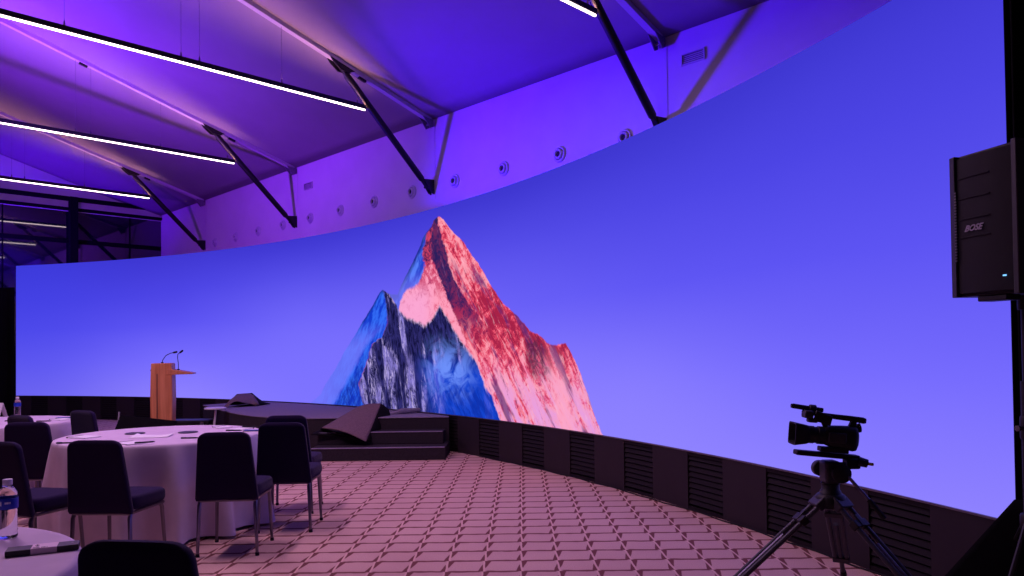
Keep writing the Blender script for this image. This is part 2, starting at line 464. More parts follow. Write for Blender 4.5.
    mist = ((u - 12.75).abs() * .8).ss(.75, .05) * ((v - .62).abs()).ss(.62, .05) * (mz.ss(.36, .62))
    fr = mix(nt, mist * .95, fr, rgb8(110, 146, 253))
    rib = (noise(nt, pr * 9.0, v * 3, 51.0, 1.0, 5, .7)).ss(.60, .42) * (u + v * .4).ss(12.2, 13.0) * v.ss(.5, .3)
    fr = mix(nt, rib * .6, fr, rgb8(10, 34, 150))
    edgef = ((U.curve(Fp, UR, VR) - V).abs()).ss(.07, .015) * sD2.ss(.45, .55) * u.ss(11.0, 11.2)
    fr = mix(nt, edgef * .7, fr, rgb8(226, 190, 230))
    main = mix(nt, darkfront, main, fr)
    # hazy blue left slope
    lf = mix(nt, noise(nt, (u - v * .55) * 8, v * 3, 3.0, 1.0, 5, .65).ss(.40, .60), rgb8(20, 58, 206), rgb8(52, 110, 248))
    lowl = V.curve([(0.0, 9.503), (.287, 9.806), (.637, 10.141), (1.028, 10.5), (1.3, 10.98), (1.5, 11.2), (3.0, 11.6)], (-.2, 3.2), UR)
    haze = (lowl - U).ss(-.06, .12) * v.ss(1.45, .95)
    lf = mix(nt, haze * .78, lf, rgb8(112, 122, 254))
    lf = mix(nt, (sk - v).ss(.10, .01) * v.ss(1.1, 1.5) * .8, lf, rgb8(20, 30, 116))
    low2 = (U - lowl).ss(.0, .10) * v.ss(1.1, .4)
    lf = mix(nt, low2 * sD2.ss(.62, .4) * .75, lf, rgb8(22, 40, 150))
    main = mix(nt, leftface, main, lf)
    edge_haze = 1.0 - v.ss(1.0, .2) * u.ss(9.7, 8.9) * .45
    colr = mix(nt, inside * edge_haze, sky, main)
    e = nt.node('ShaderNodeEmission'); nt.link(colr, e.inputs[0]); e.inputs[1].default_value = SCREEN_GAIN
    nt.link(e.outputs[0], nt.out.inputs[0]); return nt.m
SCREEN_GAIN = 1.0
MT['screen'] = screen_mat()

# ================================================================== SETTING
fl = MB().add([(-34, -10, 0), (14, -10, 0), (14, 34, 0), (-34, 34, 0), (-34, -10, -.1), (14, -10, -.1), (14, 34, -.1), (-34, 34, -.1)],
              [(0, 1, 2, 3), (7, 6, 5, 4), (0, 4, 5, 1), (1, 5, 6, 2), (2, 6, 7, 3), (3, 7, 4, 0)]).obj('floor', MT['carpet'], smooth=0)
struct(fl, 'pink and brown woven pattern carpet across the whole hall', 'floor')
TG = 23.76          # gable plane
EZ, RS = 5.69, .30  # eave height, roof slope
def slab(name, pts, thick, nrm, m):
    n = Vector(nrm).normalized() * thick; k = len(pts)
    vs = list(pts) + [p + n for p in pts]
    fs = [tuple(range(k)), tuple(range(k, 2 * k))[::-1]] + [(i, (i + 1) % k, k + (i + 1) % k, k + i) for i in range(k)]
    return MB().add(vs, fs).obj(name, m, smooth=0)
struct(slab('wall_back', [W(-8, 0, 0), W(TG + .3, 0, 0), W(TG + .3, 0, EZ + .1), W(-8, 0, EZ + .1)], .2, NV, MT['wall']),
       'long white hall wall rising behind the curved video wall', 'wall')
TS = [5.70, 10.67, 15.61, 20.58]          # frame stations along the wall
def roofz(t, s):
    ph = ((t - TS[0]) / 4.96) % 1.0
    return EZ + RS * s - .10 * sin(pi * ph) ** 2 * min(1, s / 1.5)
mb = MB(); nu, nv = 96, 30
mb.grid(lambda a, b: W(-8 + (TG + 8) * a, 10 * b, roofz(-8 + (TG + 8) * a, 10 * b)), nu, nv)
mb.grid(lambda a, b: W(-8 + (TG + 8) * a, 20 - 10 * b, roofz(-8 + (TG + 8) * a, 10 * b)), nu, nv)
ce = mb.obj('ceiling', MT['membrane'], smooth=60, solid=.03)
struct(ce, 'white pitched fabric roof washed in violet light', 'ceiling')
# gable: fabric triangle, glazing, beams, post
struct(slab('wall_left', [W(TG, 0, 5.5), W(TG, 20, 5.5), W(TG, 20, EZ), W(TG, 10, EZ + 3), W(TG, 0, EZ)], .15, DV, MT['wall']),
       'white gable triangle above the dark window', 'wall')
wn = bpy.data.objects.new('window_1', None); COL.objects.link(wn); wn.location = W(TG, 5, 0)
struct(wn, 'tall dark gable window reflecting the roof struts and lights', 'window')
def wl(p): return p - W(TG, 5, 0)
MB().hexa([wl(W(TG, 0.0, .1)), wl(W(TG, 20, .1)), wl(W(TG + .03, 20, .1)), wl(W(TG + .03, 0, .1)), wl(W(TG, 0.0, 5.5)), wl(W(TG, 20, 5.5)), wl(W(TG + .03, 20, 5.5)), wl(W(TG + .03, 0, 5.5))]).obj('pane', MT['glass'], wn, smooth=0)
def gbar(s0, z0, s1, z1, w, dep, name, m=MT['drape']):
    a, b = wl(W(TG - dep / 2 - .005, s0, z0)), wl(W(TG - dep / 2 - .005, s1, z1))
    return MB().bar(a, b, dep if abs(s1 - s0) > .01 else w, w if abs(s1 - s0) > .01 else dep, (0, 0, 1) if abs(s1 - s0) > .01 else tuple(DV)).obj(name, m, wn, smooth=0)
gbar(.42, 5.85, 19.5, 5.85, .11, .14, 'beam')
gbar(0.02, 5.56, 19.9, 5.56, .08, .12, 'head_rail')
gbar(0.02, 4.66, 19.9, 4.66, .12, .03, 'transom')
for s in (2.43, 7.4, 12.4):
    gbar(s, 0.1, s, 5.9, .20, .20, 'post')
for s in (.9, 4.1, 5.7):
    gbar(s, .1, s, 5.5, .03, .02, 'mullion')

# rafters under the roof with eave brackets, wall posts
for i, t in enumerate(TS):
    MB().bar(W(t, .05, EZ + RS * .05 - .05), W(t, 9.95, EZ + RS * 9.95 - .05), .10, .07).obj('trim_%d' % (i + 1), MT['beam'], smooth=0)
    tr = bpy.data.objects['trim_%d' % (i + 1)]
    struct(tr, 'white sloping roof rafter above the ' + ['nearest', 'second nearest', 'second farthest', 'farthest'][i] + ' black strut', 'rafter')
    m = MB()
    for dt in (-.06, .06):
        m.hexa([W(t + dt - .006, .02, EZ - .16), W(t + dt + .006, .02, EZ - .16), W(t + dt + .006, .10, EZ - .20), W(t + dt - .006, .10, EZ - .20),
                W(t + dt - .006, .02, EZ - .04), W(t + dt + .006, .02, EZ - .04), W(t + dt + .006, .26, EZ - .01), W(t + dt - .006, .26, EZ - .01)])
    m.tube([W(t - .08, .09, EZ - .12), W(t + .08, .09, EZ - .12)], .02, 10)
    m.obj('eave_bracket', MT['bracket'], tr, smooth=35)
    struct(MB().bar(W(t, .004, 4.2), W(t, .004, EZ - .1), .15, .006, tuple(NV)).obj('trim_%d' % (i + 5), MT['wall'], bevel=.01),
           'white wall post behind the ' + ['nearest', 'second nearest', 'second farthest', 'farthest'][i] + ' black strut', 'post')

# ------------------------------------------------------------------ struts
ORD4 = ['nearest black roof strut, right of the summit and cut by the top of the photo',
        'second nearest black roof strut, its foot right above the mountain summit',
        'third black roof strut, next to the middle light bar end',
        'farthest black roof strut, beside the dark gable window']
for i, t in enumerate(TS):
    foot = W(t, .15, 4.44); top = W(t, 1.93, 6.14)
    r = thing('roof_strut', ORD4[i], 'strut', W(t, .0, 4.38), 0, 'black struts between wall and roof')
    L = r.location
    d = (top - foot).normalized()
    MB().tube([foot - L + d * .10, foot - L + d * .16, top - L - d * .16, top - L - d * .10], [.03, .058, .058, .03], 14).obj('tube', MT['black'], r)
    # wall bracket
    m = MB()
    for dt in (-.045, .045):
        m.hexa([W(t + dt - .01, .0, 4.29) - L, W(t + dt + .01, .0, 4.29) - L, W(t + dt + .01, .07, 4.31) - L, W(t + dt - .01, .07, 4.31) - L,
                W(t + dt - .01, .0, 4.56) - L, W(t + dt + .01, .0, 4.56) - L, W(t + dt + .01, .24, 4.54) - L, W(t + dt - .01, .24, 4.54) - L])
    m.bar(foot - L - d * .08, foot - L + d * .12, .07, .05)
    m.tube([W(t - .08, .13, 4.42) - L, W(t + .08, .13, 4.42) - L], .022, 10)
    m.obj('wall_bracket', MT['black'], r, smooth=35)
    # roof bracket: long tapering fin below the rafter
    m = MB()
    for dt in (-.05, .05):
        q = [(1.70, EZ + RS * 1.70 - .085), (1.80, EZ + RS * 1.80 - .15), (1.96, EZ + RS * 1.96 - .20), (2.10, EZ + RS * 2.10 - .14), (2.16, EZ + RS * 2.16 - .085)]
        n = len(q)
        vs = [W(t + dt - .012, s, z) - L for s, z in q] + [W(t + dt + .012, s, z) - L for s, z in q]
        m.add(vs, [tuple(range(n)), tuple(range(n, 2 * n))[::-1]] + [(k, (k + 1) % n, n + (k + 1) % n, n + k) for k in range(n)])
    m.bar(top - L - d * .13, top - L + d * .04, .06, .05)
    m.tube([W(t - .07, 1.93, 6.14) - L, W(t + .07, 1.93, 6.14) - L], .022, 10)
    m.obj('roof_bracket', MT['black'], r, smooth=35)

# ------------------------------------------------------------------ pendant light bars
M_led = emit('white_led_diffuser', (255, 228, 234), 5.5)
M_ledup = emit('warm_led_uplight', (255, 176, 172), 60.0)
BZ = 5.56
LB = ['lit light bar of which only the end shows, beside the nearest strut',
      'long lit light bar crossing the top left corner of the photo',
      'middle lit light bar hanging in front of the third strut',
      'farthest lit light bar, just above the dark window']
for i, t in enumerate(TS):
    r = thing('pendant_light_bar', LB[i], 'ceiling light', W(t, 1.46, BZ), 0, 'suspended linear light bars')
    L = r.location; s0, s1 = 1.46, 8.9
    U_ = [(-.026, -.015), (.026, -.015), (.026, .055), (.020, .055), (.020, .012), (-.020, .012), (-.020, .055), (-.026, .055)]
    MB().loft([[W(t + a, s_, BZ + b) - L for a, b in U_] for s_ in (s0, s1)]).obj('housing', MT['black'], r, smooth=0)
    MB().bar(W(t, s0 + .01, BZ - .026) - L, W(t, s1 - .01, BZ - .026) - L, .026, .022).obj('diffuser', M_led, r, smooth=0)
    MB().bar(W(t, s0 + .02, BZ + .022) - L, W(t, s1 - .02, BZ + .022) - L, .036, .012).obj('top_diffuser', M_ledup, r, smooth=0)
    for s in (1.62, 3.0, 4.28, 4.54, 6.0, 7.6):
        MB().tube([W(t, s, BZ + .06) - L, W(t, s, EZ + RS * s - .08) - L], .0028, 6).obj('suspension_wire', MT['grey'], r)
        MB().tube([W(t, s, BZ + .06) - L, W(t, s, BZ + .12) - L], [.016, .008], 8).obj('wire_gripper', MT['chrome'], r)
    for sc_ in (1.52, 4.41):
        MB().bar(W(t, sc_ - .07, EZ + RS * (sc_ - .07) - .105) - L, W(t, sc_ + .07, EZ + RS * (sc_ + .07) - .105) - L, .05, .04).obj('ceiling_clamp', MT['black'], r, smooth=0)

# ------------------------------------------------------------------ round air nozzles
ORDN = ['first', 'second', 'third', 'fourth', 'fifth', 'sixth', 'seventh', 'eighth', 'ninth', 'tenth', 'eleventh', 'twelfth']
MW = Matrix(((DV.x, 0, -NV.x), (DV.y, 0, -NV.y), (0, 1, 0)))   # local z -> out of the wall
for k in range(12):
    t = 19.92 - k * 1.2335
    r = thing('air_nozzle', 'round white air nozzle in the wall, %s one counting from the dark window' % ORDN[k], 'air vent', W(t, 0, 4.44), 0, 'air nozzles along the wall')
    MB().lathe([(.125, 0), (.125, .015), (.112, .03), (.095, .03), (.088, .012), (.088, 0)], MW.to_4x4(), 28).obj('rim', MT['nozzle'], r)
    MB().lathe([(.085, 0.002), (.082, .03), (.07, .055), (.052, .062), (.045, .05), (.044, .004)], MW.to_4x4(), 28).obj('nozzle_ring', MT['nozzle'], r)
    MB().lathe([(.046, .03), (.03, .036), (.004, .04)], Matrix.Rotation(0, 4, 'Z') @ MW.to_4x4(), 20).obj('throat', MT['nozzledark'], r)
for t, z, lb in ((15.05, 5.17, 'small louvred wall grille right of the third strut'), (5.22, 5.28, 'small louvred wall grille right of the nearest strut')):
    r = thing('wall_grille', lb, 'vent', W(t, 0, z), 0, 'wall grilles')
    m = MB()
    for dz in (-.07, .07): m.bar(W(t - .17, .012, z + dz) - r.location, W(t + .17, .012, z + dz) - r.location, .024, .016)
    for dt in (-.17, .17): m.bar(W(t + dt, .012, z - .078) - r.location, W(t + dt, .012, z + .078) - r.location, .016, .024, tuple(NV))
    m.obj('grille_frame', MT['nozzle'], r, smooth=0)
    m = MB()
    for q in range(5):
        dz = -.05 + q * .025
        m.bar(W(t - .165, .010, z + dz) - r.location, W(t + .165, .010, z + dz) - r.location, .012, .010)
    m.obj('louvre', MT['grey'], r, smooth=0)

# ------------------------------------------------------------------ curved video wall
vw = thing('video_wall', 'huge curved video wall showing a pink and blue mountain under violet sky', 'screen', S(45, ZB))
L = Vector(vw.location); NA, NZ = 164, 12
me = bpy.data.meshes.new('display')
vs = []; fs = []; uvs = []
for j in range(NZ + 1):
    for i in range(NA + 1):
        a = A1 + (A0 - A1) * i / NA; z = ZB + (ZT - ZB) * j / NZ
        vs.append(tuple(S(a, z) - L)); uvs.append((radians(A1 - a) * SR, z - ZB))
for j in range(NZ):
    for i in range(NA):
        fs.append((j * (NA + 1) + i, j * (NA + 1) + i + 1, (j + 1) * (NA + 1) + i + 1, (j + 1) * (NA + 1) + i))
me.from_pydata(vs, [], fs)
ul = me.uv_layers.new(name='metres')
for lp in me.loops: ul.data[lp.index].uv = uvs[lp.vertex_index]
me.materials.append(MT['screen'])
for p in me.polygons: p.use_smooth = True
dsp = bpy.data.objects.new('display', me); COL.objects.link(dsp); dsp.parent = vw
m = MB()
secs = []
for i in range(NA + 1):
    a = A1 + (A0 - A1) * i / NA
    secs.append([S(a, ZB, .004) - L, S(a, ZT, .004) - L, S(a, ZT, .12) - L, S(a, ZB, .12) - L])
m.loft(secs); m.obj('cabinet_casing', MT['black_m'], vw, smooth=40)
m = MB(); secs = []
for i in range(NA + 1):
    a = A1 + (A0 - A1) * i / NA
    secs.append([S(a, ZB - .012, -.012) - L, S(a, ZB - .001, -.012) - L, S(a, ZB - .001, .05) - L, S(a, ZB - .012, .05) - L])
m.loft(secs); m.obj('bottom_trim', MT['grey'], vw, smooth=40)

# plinth of plain boards and slatted vents
pl = thing('screen_plinth', 'low charcoal plinth of plain boards and slatted vents under the video wall', 'plinth', S(45, 0))
L = Vector(pl.location)
PER = 3.072
def arc_box(m, a0, a1, z0, z1, d0, d1, n=4):
    secs = []
    for i in range(n + 1):
        a = a0 + (a1 - a0) * i / n
        secs.append([S(a, z0, d0) - L, S(a, z1, d0) - L, S(a, z1, d1) - L, S(a, z0, d1) - L])
    m.loft(secs)
PT = ZB - .014
k = 0
while True:
    ve = 13.15 + PER * k            # right end of a vent
    if ve > A1: break
    split = ve + PER * .475
    e1 = min(split, A1); s0 = max(ve, A0)
    if e1 > s0:
        m = MB()
        arc_box(m, s0, e1, .0, PT, .035, .05)
        fr = m.obj('vent_panel', MT['ventback'], pl, smooth=40)
        m = MB()
        arc_box(m, s0, e1, PT - .03, PT, 0, .04); arc_box(m, s0, e1, 0.0, .03, 0, .04)
        for q in range(9):
            z = .05 + q * .0485
            secs = []
            for i in range(5):
                a = s0 + (e1 - s0) * i / 4
                secs.append([S(a, z, .004) - L, S(a, z + .036, .016) - L, S(a, z + .036, .022) - L, S(a, z, .012) - L])
            m.loft(secs)
        m.obj('slat_face', MT['vent'], fr, smooth=40)
    s0 = max(split, A0); e1 = min(ve + PER, A1)
    if e1 > s0:
        m = MB(); arc_box(m, s0, e1, .0, PT, -.004, .05)
        m.obj('plain_panel', MT['plinth'], pl, smooth=40)
    k += 1
# thin cable on the carpet along the plinth
pts = []
for i in range(70):
    a = 15.5 + i * (36 - 15.5) / 69
    pts.append(S(a, .007, -.035 - .012 * sin(i * .9) - (.02 if 30 < i < 36 else 0)))
tag(MB().tube(pts, .006, 8).obj('floor_cable', MT['rubber']), 'thin black cable lying along the foot of the screen plinth', 'cable')

# masking drape at the left end
def drape(name, a, b, z0, z1, n, amp, label):
    a, b = Vector(a), Vector(b); d = (b - a); ln = d.length; d.normalize(); nn = Vector((-d.y, d.x, 0))
    m = MB()
    m.grid(lambda u, v: a + d * (u * ln) + nn * (amp * sin(u * n * 2 * pi) * (1 - .2 * v)) + Vector((0, 0, z0 + (z1 - z0) * v)), n * 10, 6)
    o = m.obj(name, MT['drape'], smooth=60, solid=.012)
    return tag(o, label, 'curtain')
p0 = S(A1 + .12, 0, .0)
drape('masking_drape', p0, p0 + Vector((-3.2, .15, 0)), 0.0, 3.02, 12, .04, 'black masking drape at the far left end of the video wall')
p0 = S(A0, 0, 0) + Vector((.02, -.03, 0))
drape('masking_drape', p0, p0 + Vector((1.6, -.35, 0)), 0.0, 4.6, 9, .03, 'tall black masking drape at the near right end of the video wall')

# ------------------------------------------------------------------ stage
front = [(-5.61, 13.62), (-5.32, 13.17), (-5.02, 12.7), (-4.7, 12.22), (-4.4, 11.78), (-4.15, 11.45), (-3.85, 11.12), (-3.4, 10.78), (-2.85, 10.60), (-2.2, 10.57), (-1.5, 10.57), (-0.90, 10.57)]
back = []
for i in range(14):
    a = 38.3 + (55.4 - 38.3) * i / 13
    p = S(a, 0, -.03); back.append((p.x, p.y))
poly = front + back
st = thing('stage', 'low curved stage covered in dark grey carpet before the screen', 'stage', (-2.9, 11.6, 0))
L = Vector(st.location)
pl2 = [(x - L.x, y - L.y) for x, y in poly]
MB().prism(pl2, 0, .485).obj('stage_body', MT['stepcarpet'], st, smooth=40)
c0 = Vector((sum(p[0] for p in pl2) / len(pl2), sum(p[1] for p in pl2) / len(pl2)))
pl3 = [(x, y - .012) if k < len(front) else (x, y) for k, (x, y) in enumerate(pl2)]
MB().prism(pl3, .485, .502).obj('deck_carpet', MT['stagecarpet'], st, bevel=.006, smooth=40)
sp_ = thing('stage_steps', 'two black carpeted steps leading up to the stage', 'steps', (-1.77, 10.25, 0))
L = Vector(sp_.location)
for z0, z1, y0, y1, xr in ((0, .167, 9.84, 10.56, -.89), (.167, .333, 10.22, 10.56, -.95)):
    s_ = MB().box(((-2.66 + xr) / 2 - L.x, (y0 + y1) / 2 - L.y, (z0 + z1) / 2), (xr + 2.66, y1 - y0, z1 - z0)).obj('step', MT['stepcarpet'], sp_, bevel=.008)
    MB().box(((-2.66 + xr) / 2 - L.x, y0 + .022 - L.y, z1 - .004), (xr + 2.66 - .02, .06, .012)).obj('lit_edge', MT['stagecarpet'], s_, bevel=.004)  # paler strip painting in the light caught by the tread edge

def sheet(name, corners, label, cat, mats, curl=None, nu=16, nv=16, solid=.012, group=None):
    A, B, C, Dd = [Vector(c) for c in corners]     # A-B top edge, Dd-C bottom edge
    m = MB()
    def fn(u, v):
        p = (A * (1 - u) + B * u) * (1 - v) + (Dd * (1 - u) + C * u) * v
        return p + (curl(u, v) if curl else Vector((0, 0, 0)))
    m.grid(fn, nu, nv)
    o = m.obj(name, mats, smooth=60, solid=solid)
    return tag(o, label, cat, group)
# big turned-back corner over the steps
A_ = atY(358, 407, 10.86); B_ = atY(381, 403.8, 10.80); C_ = atY(366, 441.8, 10.02); D_ = atY(322, 428, 10.18)
cf = thing('carpet_flap', 'large brown-grey carpet corner folded back over the stage steps', 'carpet', (-2.0, 10.4, .2), 0, 'loose carpet pieces on the stage')
L = Vector(cf.location)
m = MB()
m.grid(lambda u, v: (A_ * (1 - u) + B_ * u) * (1 - v) + (D_ * (1 - u) + C_ * u) * v + Vector((0, -.05, .05)) * sin(pi * u) * (.4 + .6 * v) - L, 18, 18)
m.obj('upper_fold', MT['flap'], cf, smooth=60, solid=.012)
E_ = atY(311, 434.5, 10.12); F_ = atY(343, 437.5, 10.36)
m = MB()
m.grid(lambda u, v: (D_ * (1 - u) + C_ * u) * (1 - v) + (E_ * (1 - u) + (C_ + Vector((.0, .25, .02))) * u) * v + Vector((0, .16, 0)) * sin(pi * v) - L, 14, 8)
m.obj('under_fold', MT['underlay'], cf, smooth=60, solid=.012)
G_ = atY(384, 416.5, 10.66)
m = MB()
m.grid(lambda u, v: (B_ * (1 - u) + C_ * u) * (1 - v) + (Vector((B_.x + .12, 10.86, .51)) * (1 - u) + (C_ + Vector((.03, .3, .0))) * u) * v + Vector((.02, .06, 0)) * sin(pi * v) - L, 12, 8)
m.obj('side_fold', MT['underlay'], cf, smooth=60, solid=.012)
# lump at the left end of the stage
cl = thing('carpet_flap', 'crumpled carpet piece humped on the left end of the stage', 'carpet', (-5.0, 13.2, .5), 0, 'loose carpet pieces on the stage')
L = Vector(cl.location)
yq = 13.15
pA = atY(225.5, 405.5, yq - .2); pB = atY(237, 394.2, yq + .15); pC = atY(252, 393.2, yq + .3); pD = atY(259, 404, yq)
pe = atY(226.5, 410, yq - .35); pf = atY(238, 406.5, yq - .25); pg = atY(249, 404.5, yq - .1)
def bez(p, q, r_, u): return p * (1 - u) ** 2 + q * 2 * u * (1 - u) + r_ * u * u
m = MB()
rows = [[pA, pB.lerp(pA, .5), pB, pB.lerp(pC, .5), pC, pC.lerp(pD, .5), pD],
        [pe, pA.lerp(pf, .45) + Vector((0, 0, .06)), pf + Vector((0, 0, .10)), pf.lerp(pg, .5) + Vector((0, -.05, .05)), pg + Vector((0, 0, .02)), pg.lerp(pD, .5) + Vector((0, -.03, -.01)), pD + Vector((.03, -.05, -.02))]]
nr = 7
vs = []; fs = []
for j in range(9):
    v = j / 8
    for i in range(nr):
        vs.append(rows[0][i].lerp(rows[1][i], v) + Vector((0, -.10, .03)) * sin(pi * v) * .6 - L)
for j in range(8):
    for i in range(nr - 1):
        fs.append((j * nr + i, j * nr + i + 1, (j + 1) * nr + i + 1, (j + 1) * nr + i))
m.add(vs, fs); o = m.obj('upper_fold', MT['flap'], cl, smooth=70, solid=.012)
sm = o.modifiers.new('soft', 'SUBSURF'); sm.levels = 2; sm.render_levels = 2
o.modifiers.move(len(o.modifiers) - 1, 0)
m = MB()
bk = [pA, pB, pC, pD]
m.grid(lambda u, v: (lambda q: Vector((q.x + .05 * v, q.y + .45 * v, q.z * (1 - v) + .51 * v)) - L)(bk[min(2, int(u * 3))].lerp(bk[min(2, int(u * 3)) + 1], u * 3 - min(2, int(u * 3)))), 12, 6)
m.obj('under_fold', MT['underlay'], cl, smooth=70, solid=.012)
m = MB()
m.grid(lambda u, v: (pe.lerp(pg, u) * (1 - v) + (Vector((pe.x + .15, pe.y + .35, .505)).lerp(Vector((pg.x, pg.y + .3, .505)), u)) * v) - L, 10, 4)
m.obj('ground_fold', MT['underlay'], cl, smooth=70, solid=.012)
# thin rolled strip at right
p1 = atY(390, 414.2, 11.0); p2 = atY(419.5, 409.8, 11.25)
tag(MB().tube([p1, p1.lerp(p2, .4) + Vector((0, 0, .015)), p2], [.02, .045, .03], 10).obj('carpet_roll', MT['stagecarpet']),
    'thin rolled carpet strip lying at the right end of the stage', 'carpet')

# ------------------------------------------------------------------ lectern with microphones
lp = atY(163.5, 430, 12.0)
le = thing('lectern', 'tall orange wood lectern with a side reading shelf', 'lectern', (lp.x, 12.0, 0), radians(14))
def sec(w, d, z, cx=0, cy=0): return [Vector((cx - w / 2, cy - d / 2, z)), Vector((cx + w / 2, cy - d / 2, z)), Vector((cx + w / 2, cy + d / 2, z)), Vector((cx - w / 2, cy + d / 2, z))]
MB().loft([sec(.30, .29, .06), sec(.315, .31, .35), sec(.325, .33, .75), sec(.315, .32, 1.05), sec(.30, .31, 1.285)]).obj('body', MT['wood'], le, bevel=.012)
MB().box((0, 0, .03), (.46, .44, .06)).obj('foot_plate', MT['wood'], le, bevel=.01)
MB().box((-.06, -.166, .62), (.008, .008, 1.0)).obj('front_groove', MT['darkgrey'], le)
sh = MB().hexa([Vector((.08, -.17, 1.10)), Vector((.46, -.14, 1.105)), Vector((.46, .20, 1.105)), Vector((.08, .20, 1.10)),
           Vector((.08, -.17, 1.20)), Vector((.46, -.14, 1.122)), Vector((.46, .20, 1.122)), Vector((.08, .20, 1.20))]).obj('reading_shelf', MT['wood'], le, bevel=.006)
MB().tube([(-.145, -.02, 1.18), (-.18, -.02, 1.165)], .02, 10).obj('side_knob', MT['black'], le)
for k, (bx, by, pts, lb) in enumerate(((-.02, .02, [(0, 0, 0), (.01, 0, .05), (.06, 0, .12), (.13, 0, .155), (.18, 0, .165)], 'gooseneck microphone arching from the top of the lectern'),
                                   (.22, .02, [(0, 0, 0), (0, 0, .10), (-.012, 0, .20), (-.008, 0, .25), (.025, 0, .275)], 'upright gooseneck microphone on the lectern reading shelf'))):
    base = Matrix.Rotation(radians(14), 3, 'Z') @ Vector((bx, by, 0))
    z0 = 1.286 if k == 0 else 1.173
    mi = thing('gooseneck_microphone', lb, 'microphone', (lp.x + base.x, 12.0 + base.y, z0), 0, 'lectern microphones')
    MB().tube(pts, .006, 8).obj('gooseneck', MT['black'], mi)
    MB().lathe([(.02, -.002), (.02, .012), (.01, .016)], None, 14).obj('base', MT['black'], mi)
    e = Vector(pts[-1]); d = (e - Vector(pts[-2])).normalized()
    MB().tube([e - d * .01, e + d * .01, e + d * .055, e + d * .065], [.008, .016, .016, .008], 10).obj('capsule', MT['black_m'], mi)

# floor monitor, flight case, little white table
fm = thing('stage_monitor', 'black floor screen tilted back beside the lectern foot', 'monitor', (-5.36, 10.75, 0), radians(-6))
MB().hexa([Vector((-.44, -.05, .09)), Vector((.42, -.05, .09)), Vector((.42, .0, .05)), Vector((-.44, .0, .05)),
           Vector((-.44, .26, .545)), Vector((.42, .26, .455)), Vector((.42, .31, .445)), Vector((-.44, .31, .535))]).obj('screen_panel', MT['drape'], fm, bevel=.008)
for sx in (-.3, .3):
    MB().add([Vector((sx - .02, -.02, 0)), Vector((sx + .02, -.02, 0)), Vector((sx + .02, .40, 0)), Vector((sx - .02, .40, 0)), Vector((sx - .02, .28, .46)), Vector((sx + .02, .28, .46)), Vector((sx - .02, -.02, .07)), Vector((sx + .02, -.02, .07))],
             [(0, 1, 2, 3), (0, 6, 7, 1), (6, 4, 5, 7), (2, 3, 4, 5), (0, 3, 4, 6), (1, 7, 5, 2)]).obj('stand', MT['black'], fm, smooth=0)
MB().bar((-.455, .24, .46), (-.47, .28, .585), .02, .03).obj('edge_clip', MT['grey'], fm, smooth=0)
fc = thing('equipment_case', 'low black equipment case on the floor behind the lectern', 'case', (-5.45, 12.75, 0))
MB().box((0, 0, .1505), (.72, .36, .269)).obj('case_body', MT['black_m'], fc, bevel=.01)
MB().box((0, 0, .30), (.73, .37, .03)).obj('lid', MT['darkgrey'], fc, bevel=.006)
for sx in (-.25, .25): MB().box((sx, -.185, .26), (.06, .014, .06)).obj('latch', MT['grey'], fc, bevel=.002)
for sx in (-.3, .3):
    for sy in (-.15, .15): MB().box((sx, sy, .008), (.05, .05, .016)).obj('foot', MT['rubber'], fc)
wt = thing('side_table', 'small white side table at the left end of the stage', 'table', (-4.73, 11.95, 0))
MB().lathe([(.16, .545), (.165, .552), (.165, .565), (.16, .57)], None, 28).obj('table_top', MT['white'], wt)
MB().tube([(.01, 0, .545), (-.045, 0, .02)], .017, 10).obj('pedestal', MT['white'], wt)
MB().lathe([(.13, 0), (.135, .006), (.12, .016), (.03, .024)], None, 24).obj('base', MT['white'], wt)

# ------------------------------------------------------------------ banquet tables and linen
def tablecloth(cx, cy, R, seed, label):   # a bare table and the linen lying over it
    rnd = random.Random(seed)
    t = thing('round_table', label.replace('white tablecloth draped over', 'table under the white cloth,'), 'table', (cx, cy, 0), 0, 'round banquet tables')
    MB().lathe([(R - .03, .70), (R - .012, .705), (R - .012, .735), (R - .03, .738)], None, 48).obj('tabletop', MT['wood'], t)
    for k in range(4):
        a = radians(45 + 90 * k)
        MB().tube([(.5 * cos(a), .5 * sin(a), .70), (.52 * cos(a), .52 * sin(a), 0)], .018, 8).obj('leg', MT['chrome'], t)
    nf = 12
    ph = [rnd.uniform(0, 2 * pi) for _ in range(3)]
    def fold(a):
        w = a * nf + .9 * sin(2 * a + ph[0]) + .7 * sin(3 * a + ph[1])
        return (max(0, .5 + .5 * cos(w)) ** 2.2) * (1 + .35 * sin(a * 2 + ph[2]))
    m = MB(); NS = 240; prof = [(0.0, 0), (.35, 0), (.75, 0), (.96, 0), (.985, 0), (1.0, .004), (1.008, .014), (1.012, .03)] + [(1.014, .03 + .70 * q / 11) for q in range(1, 12)]
    secs = []
    for r_, dz in prof:
        ring = []
        for k in range(NS):
            a = 2 * pi * k / NS
            f = max(0, (dz - .02) / .71)
            rr = R * r_ + (.14 * fold(a) - .012) * (f ** .85 if f > 0 else 0)
            ring.append(Vector((max(rr, .002) * cos(a), max(rr, .002) * sin(a), .75 - dz + .006 * (sin(3 * a + seed) * f))))
        secs.append(ring)
    m.loft(secs, caps=False)
    o = m.obj('tablecloth', MT['cloth'], smooth=70)
    o.location = (cx, cy, 0)
    return tag(o, label, 'tablecloth', 'white tablecloths')
T1 = (-2.95, 6.33, .79); T2 = (-5.37, 7.7, .80); T3 = (-2.20, 2.22, .80)
tablecloth(*T1, 3, 'white tablecloth draped over the middle round table with four chairs around')
tablecloth(*T2, 5, 'white tablecloth draped over the far left round table')
tablecloth(*T3, 8, 'white tablecloth draped over the nearest round table in the lower left corner')

